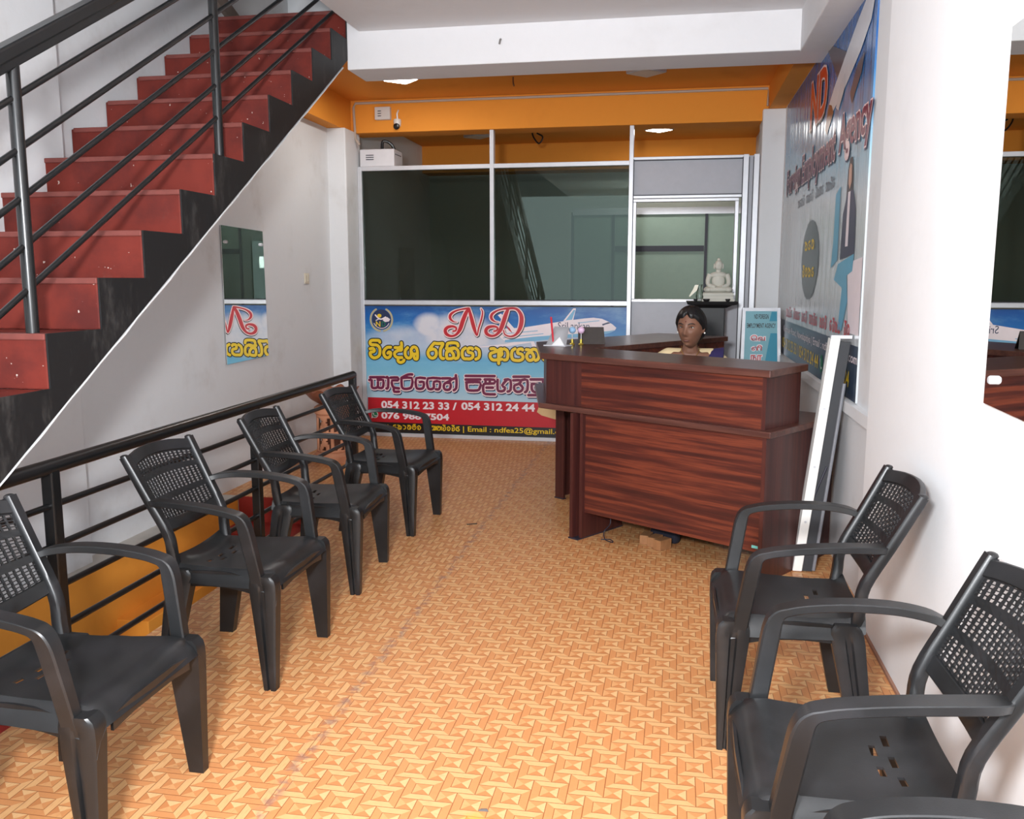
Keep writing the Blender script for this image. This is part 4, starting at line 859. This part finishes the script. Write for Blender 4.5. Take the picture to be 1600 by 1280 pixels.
b.tube([(0, 0, .21), (0, -.002, .25)], .019, 10); b.build('body', M_stone, bu, smooth=60)
b = MB(); b.ball((0, -.004, .275), (.032, .034, .040)); b.ball((0, .002, .317), (.013, .013, .014))
for s_ in (-1, 1): b.ball((s_ * .033, .0, .268), (.006, .008, .022))
b.ball((0, -.037, .272), (.005, .007, .010), 8, 6); b.build('head', M_stone, bu, smooth=60)
vs = thing('glass_vase', 'small clear glass vase beside the white statue on the pedestal', 'vase', (.195, 7.06, 1.2355))
MB().lathe([(.022, 0), (.030, .03), (.026, .07), (.014, .10), (.022, .13)], n=16).build('vessel', M_acr, vs, smooth=40)
fw = MB(); fw.loft([[(-.03, 0, .0), (-.024, 0, -.006), (-.02, .01, .0)], [(.0, 0, .055), (.03, 0, .045), (.02, .015, .05)], [(.012, 0, .085), (.04, 0, .088), (.03, .012, .085)]])
o = fw.build('petal', mat('white_petal', (244, 238, 214), .4)); o.location = (.145, 7.04, 1.275); tag(o, 'pale cream lotus petal leaning left of the glass vase on the pedestal', 'flower')
for x, y, r0, lb in ((.165, 7.01, .016, 'small dark offering cup at the left front edge of the pedestal top'), (.245, 6.995, .026, 'shallow dark oil dish in the middle of the pedestal front edge'), (.405, 7.0, .018, 'small black offering cup at the right front edge of the pedestal top')):
    o = MB().lathe([(r0 * .6, 0), (r0, .012), (r0, .020), (r0 * .8, .018), (r0 * .3, .008)], n=14).build('offering_cup', M_ebony, smooth=40); o.location = (x, y, 1.2355); tag(o, lb, 'cup', 'offering cups')

# ------------------------------------------------------------------ the office behind the glass
M_ofw = mat('office_partition_green', (150, 172, 158), .6)
op = thing('office_cabin', 'pale green partition cabin standing inside the office behind the service window', 'partition', (-.2, 9.8, 0))
MB().box((-.9, -.02, 0), (1.0, .02, 2.1)).build('wall_panel', M_ofw, op)
for x in (-.90, -.46, .52, .98): MB().box((x - .015, -.03, 0), (x + .015, .03, 2.12)).build('post', M_alud, op)
MB().box((-.9, -.035, 2.09), (1.0, .035, 2.16)).build('bright_strip_bar', M_alu, op); MB().box((-.44, -.032, 1.70), (.50, .0, 1.76)).build('rail', M_alud, op)  # white top bar is added, standing in for the bright ceiling reflection
od = thing('office_desk', 'desk inside the dark office behind the glass panes', 'desk', (-1.2, 9.0, 0))
MB().box((-.7, -.35, .72), (.7, .35, .75)).build('desktop', M_wtop, od)
for x in (-.66, .66): MB().box((x - .02, -.32, 0), (x + .02, .32, .72)).build('leg', M_woodv, od)
MB().box((-.62, -.33, .3), (.62, -.31, .72)).build('modesty_panel', M_woodh, od)

# ------------------------------------------------------------------ the woman seated behind the counter
M_skin = NT('brown_skin'); n = M_skin; v = n.noise(n.obj()[0], 22, 4)
n.base(n.mix(v, lin((112, 76, 60)), lin((134, 94, 74)))); n.set(.5, 0, .4); n.bsdf.inputs['Subsurface Weight'].default_value = .08; n.bsdf.inputs['Subsurface Radius'].default_value = (.02, .008, .004); M_skin = n.m
M_hair = mat('black_hair', (18, 15, 15), .42, var=.4, scale=90)
M_blouse = mat('cream_blouse', (226, 204, 160), .8); M_sari = mat('navy_sari', (44, 36, 84), .75, var=.3)
HX, HY = .10, 5.14
pw = thing('person', 'woman seated behind the counter in a cream blouse and navy sari with tied back hair', 'person', (HX, HY + .06, 0), 0)
def skin_fig(name, V_, E_, m, par, sub=2):
    me = bpy.data.meshes.new(name); me.from_pydata([v[:3] for v in V_], E_, []); o = bpy.data.objects.new(name, me); COL.objects.link(o)
    o.modifiers.new('skin', 'SKIN').use_smooth_shade = True
    if not me.skin_vertices:
        bm = bmesh.new(); bm.from_mesh(me); bm.verts.layers.skin.verify(); bm.to_mesh(me); bm.free()
    for i, v in enumerate(V_):
        r = v[3]; me.skin_vertices[0].data[i].radius = r if isinstance(r, tuple) else (r, r)
        me.skin_vertices[0].data[i].use_root = (i == 0)
    s = o.modifiers.new('sub', 'SUBSURF'); s.levels = sub; s.render_levels = sub
    me.materials.append(m); baked(o)
    if par: o.parent = par
    return o
Vb = [(0, .06, .50, (.15, .11)), (0, .07, .62, (.135, .10)), (0, .06, .76, (.14, .105)), (0, .04, .915, (.135, .085)), (0, .02, .98, (.055, .055)), (0, .012, 1.03, (.043, .046)), (.0, .008, 1.06, (.042, .045)),
      (.13, .045, .945, .058), (.185, .04, .91, .052), (.215, .0, .74, .043), (.23, -.04, .64, .037), (.20, -.17, .635, .031), (.16, -.27, .64, .024), (.14, -.31, .638, (.034, .018)),
      (-.13, .045, .945, .058), (-.185, .04, .91, .052), (-.215, .0, .74, .043), (-.23, -.04, .64, .037), (-.20, -.17, .635, .031), (-.16, -.27, .64, .024), (-.14, -.31, .638, (.034, .018)),
      (.10, -.02, .50, .085), (.115, -.30, .50, .07), (.115, -.36, .44, .058), (.115, -.33, .25, .048), (.115, -.30, .08, .036), (.115, -.36, .045, .034), (.115, -.44, .03, .026),
      (-.10, -.02, .50, .085), (-.115, -.30, .50, .07), (-.115, -.36, .44, .058), (-.115, -.33, .25, .048), (-.115, -.30, .08, .036), (-.115, -.36, .045, .034), (-.115, -.44, .03, .026)]
Eb = [(0, 1), (1, 2), (2, 3), (3, 4), (4, 5), (5, 6), (3, 7), (7, 8), (8, 9), (9, 10), (10, 11), (11, 12), (12, 13), (3, 14), (14, 15), (15, 16), (16, 17), (17, 18), (18, 19), (19, 20), (0, 21), (21, 22), (22, 23), (23, 24), (24, 25), (25, 26), (26, 27), (0, 28), (28, 29), (29, 30), (30, 31), (31, 32), (32, 33), (33, 34)]
body = skin_fig('body', Vb, Eb, M_skin, None)
# head: a lat-long grid shaped by smooth bumps; the face looks along -y
YAW = R(-20)
HC = Vector((.0, -.03, 1.135))
def head_pt(th_, ph):
    """th_: angle down from the crown, ph: 0 at the face, positive to the figure's left"""
    d = Vector((math.sin(th_) * math.sin(ph), -math.sin(th_) * math.cos(ph), math.cos(th_)))
    p = Vector((d.x * .072, d.y * .092, d.z * (.108 if d.z > 0 else .108 + .012 * min(1, -d.z * 1.6))))
    low = max(0, -d.z); front = max(0, -d.y)
    p.x *= 1 - .30 * low ** 1.6                                   # jaw narrows
    if d.y > 0: p.y *= 1 - .25 * low                              # nape
    p.y -= .016 * low * front                                     # chin forward
    def g(x0, z0, sx, sz): return math.exp(-((p.x - x0) / sx) ** 2 - ((p.z - z0) / sz) ** 2) * (1 if d.y < .1 else 0)
    p.y -= .021 * g(0, -.030, .0115, .012) + .012 * g(0, -.012, .008, .022) + .006 * g(.012, -.036, .007, .007) + .006 * g(-.012, -.036, .007, .007)   # nose
    p.y += .010 * (g(.030, .005, .017, .011) + g(-.030, .005, .017, .011))     # eye sockets
    p.y -= .004 * (g(.030, .026, .020, .008) + g(-.030, .026, .020, .008))     # brows
    p.y -= .007 * g(0, -.058, .019, .006) + .007 * g(0, -.070, .016, .006)     # lips
    p.y += .004 * g(0, -.0640, .020, .0022) + .004 * g(0, -.080, .018, .005)
    p.y -= .010 * g(0, -.098, .018, .011)                                      # chin
    p.y -= .004 * (g(.042, -.025, .016, .016) + g(-.042, -.025, .016, .016))   # cheeks
    return p
ROT = Matrix.Rotation(YAW, 4, 'Z') @ Matrix.Rotation(R(4), 4, 'X')
def hw(p): return HC + (ROT @ Vector(p))
hd = MB(); NT_, NP = 64, 96; rings = []
for i in range(NT_ + 1):
    th_ = .03 + (math.pi - .06) * i / NT_; rings.append([hw(head_pt(th_, 2 * math.pi * k / NP)) for k in range(NP)])
hd.loft(rings)
for s_ in (-1, 1):
    ear = []
    for k in range(9):
        a = k / 8; ear.append(hw((s_ * (.071 + .006 * math.sin(a * math.pi)), .012 + .014 * math.cos(a * 4.6), .018 - .05 * a)))
    hd.tube(ear, [.004, .007, .008, .008, .008, .007, .007, .008, .006], 8)
for x0, y0, s_ in ((.14, -.31, 1), (-.14, -.31, -1)):          # fingers and thumbs, rooted in the palms
    for k in range(4):
        bx = x0 + (k - 1.5) * .017; ln = (.052, .066, .070, .058)[k if s_ > 0 else 3 - k]
        hd.tube([(bx, y0 + .015, .640), (bx - .002 * s_, y0 - ln * .45, .645), (bx - .003 * s_, y0 - ln * .8, .632), (bx - .003 * s_, y0 - ln, .618)], [.009, .0085, .008, .006], 8)
    hd.tube([(x0 - s_ * .028, y0 + .045, .640), (x0 - s_ * .050, y0 + .02, .638), (x0 - s_ * .056, y0 - .01, .630)], [.010, .009, .007], 8)
me = body.data; bm = bmesh.new(); bm.from_mesh(me)
hm = hd.build('head_tmp', M_skin); bm.from_mesh(hm.data); bm.to_mesh(me); bm.free(); bpy.data.objects.remove(hm)
rm = body.modifiers.new('remesh', 'REMESH'); rm.mode = 'VOXEL'; rm.voxel_size = .0042; rm.use_smooth_shade = True
sm = body.modifiers.new('smooth', 'SMOOTH'); sm.factor = .5; sm.iterations = 2
baked(body); body.data.shade_smooth(); body.parent = pw
body.data.materials.clear(); body.data.materials.append(M_skin)
# eyes, brows, lips, bindi, ear stud
M_eyew = mat('eye_white', (176, 168, 160), .3); M_iris = mat('dark_iris', (28, 18, 14), .2)
for s_ in (-1, 1):
    e = MB(); e.mi = 0; c = Vector((s_ * .030, -.0680, .004)); 
    e.ball((0, 0, 0), (.0125, .008, .0055), 16, 10); e.mi = 1; e.ball((.0005 * s_, -.0045, .0002), (.0055, .0045, .0056), 12, 8)
    o = e.build('eye', [M_eyew, M_iris], pw, smooth=60); o.matrix_local = Matrix.Translation(hw(c)) @ ROT
    br = MB(); br.tube(catmull([hw((s_ * .013, -.0895, .0215)), hw((s_ * .026, -.0885, .0275)), hw((s_ * .040, -.0810, .0270)), hw((s_ * .050, -.0715, .0215))], 3), [.0018, .0024, .003, .0032, .0032, .003, .0028, .0022, .0018, .0012], 6); br.build('eyebrow', M_hair, pw, smooth=60)
    ld = MB(); ld.tube(catmull([hw((s_ * .0165, -.0840, .004)), hw((s_ * .024, -.0795, .0085)), hw((s_ * .034, -.0745, .0088)), hw((s_ * .0435, -.0690, .004))], 3), .0016, 6); ld.build('eyelid', M_hair, pw, smooth=60)
lp = MB(); lp.tube(catmull([hw((-.022, -.0765, -.0635)), hw((-.009, -.0850, -.0590)), hw((0, -.0855, -.0600)), hw((.009, -.0850, -.0590)), hw((.022, -.0765, -.0635))], 3), [.001, .002, .003, .0036, .0038, .0036, .0034, .0036, .0038, .0036, .003, .002, .001], 8)
lp.tube(catmull([hw((-.020, -.0765, -.0655)), hw((-.008, -.0840, -.0700)), hw((.008, -.0840, -.0700)), hw((.020, -.0765, -.0655))], 3), [.001, .003, .004, .0045, .0045, .0045, .0045, .004, .003, .001], 8)
lp.build('lips', mat('brown_lips', (98, 58, 52), .5), pw, smooth=60)
MB().ball(hw((0, -.0905, .040)), (.003, .002, .004), 8, 6).build('forehead_dot', mat('dark_red_dot', (96, 20, 24), .5), pw, smooth=60)
for s_ in (-1, 1): MB().ball(hw((s_ * .0795, .004, -.034)), .0052, 10, 8).build('ear_stud', mat('pearl', (236, 232, 224), .25), pw, smooth=60)
# hair: cap with a centre parting, drawn back into a knot
hr = MB(); rings = []
for i in range(41):
    u = i / 40; row = []
    for k in range(73):
        ph = -math.pi + 2 * math.pi * k / 72
        fr = max(0, math.cos(ph)); lim = .98 * fr ** .9 * (1 if fr > 0 else 0)
        tmax = 2.35 - 1.30 * max(0, min(1, (math.cos(ph) + .35) / 1.1)) ** .8 - .25 * math.exp(-(ph / .22) ** 2) * 1
        th_ = .02 + (tmax - .02) * u
        p = head_pt(min(th_, 2.4), ph); q = Vector((math.sin(th_) * math.sin(ph), -math.sin(th_) * math.cos(ph), math.cos(th_)))
        thick = .013 * min(1, (1 - u) * 6 + .15) + .004 * math.sin(u * 3) - .006 * math.exp(-(ph / .10) ** 2) * (1 - u * .3)
        row.append(hw(p + q * thick + q * .0012 * math.sin(ph * 46 + u * 3)))
    rings.append(row[:-1])
hr.loft(rings, cap=False); hr.ball(hw((0, .108, -.02)), (.042, .035, .040), 18, 12)
hr.build('hair', M_hair, pw, smooth=60)
# blouse and sari follow the torso
def shell(zs, name, m, th_, keep):
    mb = MB(); rings = []
    return mb
bl = skin_fig('blouse', [(0, .06, .52, (.165, .125)), (0, .07, .64, (.15, .115)), (0, .06, .77, (.153, .12)), (0, .045, .905, (.142, .098)), (.125, .045, .952, .066), (.19, .04, .915, .064), (.212, .005, .80, .054), (-.125, .045, .952, .066), (-.19, .04, .915, .064), (-.212, .005, .80, .054)],
              [(0, 1), (1, 2), (2, 3), (3, 4), (4, 5), (5, 6), (3, 7), (7, 8), (8, 9)], M_blouse, pw)
sa = MB(); path = [(.02, -.085, .60), (.08, -.085, .75), (.118, -.075, .87), (.138, -.035, .955), (.145, .03, 1.000), (.145, .09, .975), (.14, .15, .88), (.12, .17, .66)]
P_ = catmull(path, 5); sa.sweep(P_, (.85, -.25, .25), lambda i, t: [(-.055 + .012 * t, -.004), (-.02, .002), (.015, -.003), (.055 - .012 * t, -.004), (.055 - .012 * t, .004), (.015, .006), (-.02, .010), (-.055 + .012 * t, .004)]); sa.build('sari_drape', M_sari, pw, smooth=60)
sk = MB(); sk.loft([[(a * math.cos(q), y0 + b * math.cos(q) * 0 + b * math.sin(q) * 0, z0 + b * math.sin(q)) for q in (2 * math.pi * k / 24 for k in range(24))] for a, b, y0, z0 in ((.20, .14, .20, .53), (.215, .13, .05, .52), (.215, .105, -.15, .505), (.21, .10, -.32, .49), (.20, .09, -.40, .47))])
sk.loft([[(.205 * math.cos(q) * s0, -.335 + .095 * math.sin(q) * s1, z0) for q in (2 * math.pi * k / 24 for k in range(24))] for z0, s0, s1 in ((.50, 1, 1), (.3, .95, .95), (.10, 1.0, 1.1))]); sk.build('sari_skirt', M_sari, pw, smooth=60)
necklace = MB().tube(catmull([(-.048, .03, 1.02), (-.046, -.035, .99), (0, -.078, .945), (.046, -.035, .99), (.048, .03, 1.02)], 5), .0016, 6); necklace.build('necklace', mat('gold_chain', (200, 160, 70), .3, .8), pw, smooth=60)

# her office chair
oc = thing('office_chair', 'black office chair on which the woman behind the counter sits', 'chair', (HX, HY + .08, 0), 0)
M_fab = mat('black_office_fabric', (20, 20, 22), .8)
MB().box((-.24, -.26, .33), (.24, .24, .385)).build('seat', M_fab, oc, bevel=.03)
MB().box((-.20, .235, .46), (.225, .28, .92)).build('backrest', M_fab, oc, bevel=.02)
MB().tube([(0, 0, .08), (0, 0, .34)], .028, 12).build('column', M_rail, oc, smooth=40)
for k in range(5):
    a = k * 2 * math.pi / 5 + .3; MB().tube([(0, 0, .09), (.27 * math.cos(a), .27 * math.sin(a), .06)], .018, 8).build('base_arm', M_rail, oc, smooth=40); MB().ball((.27 * math.cos(a), .27 * math.sin(a), .0305), .030, 12, 8).build('caster', M_rail, oc, smooth=40)
MB().tube([(0, .2, .36), (0, .30, .40), (0, .285, .60)], .018, 8).build('back_bracket', M_rail, oc, smooth=40)
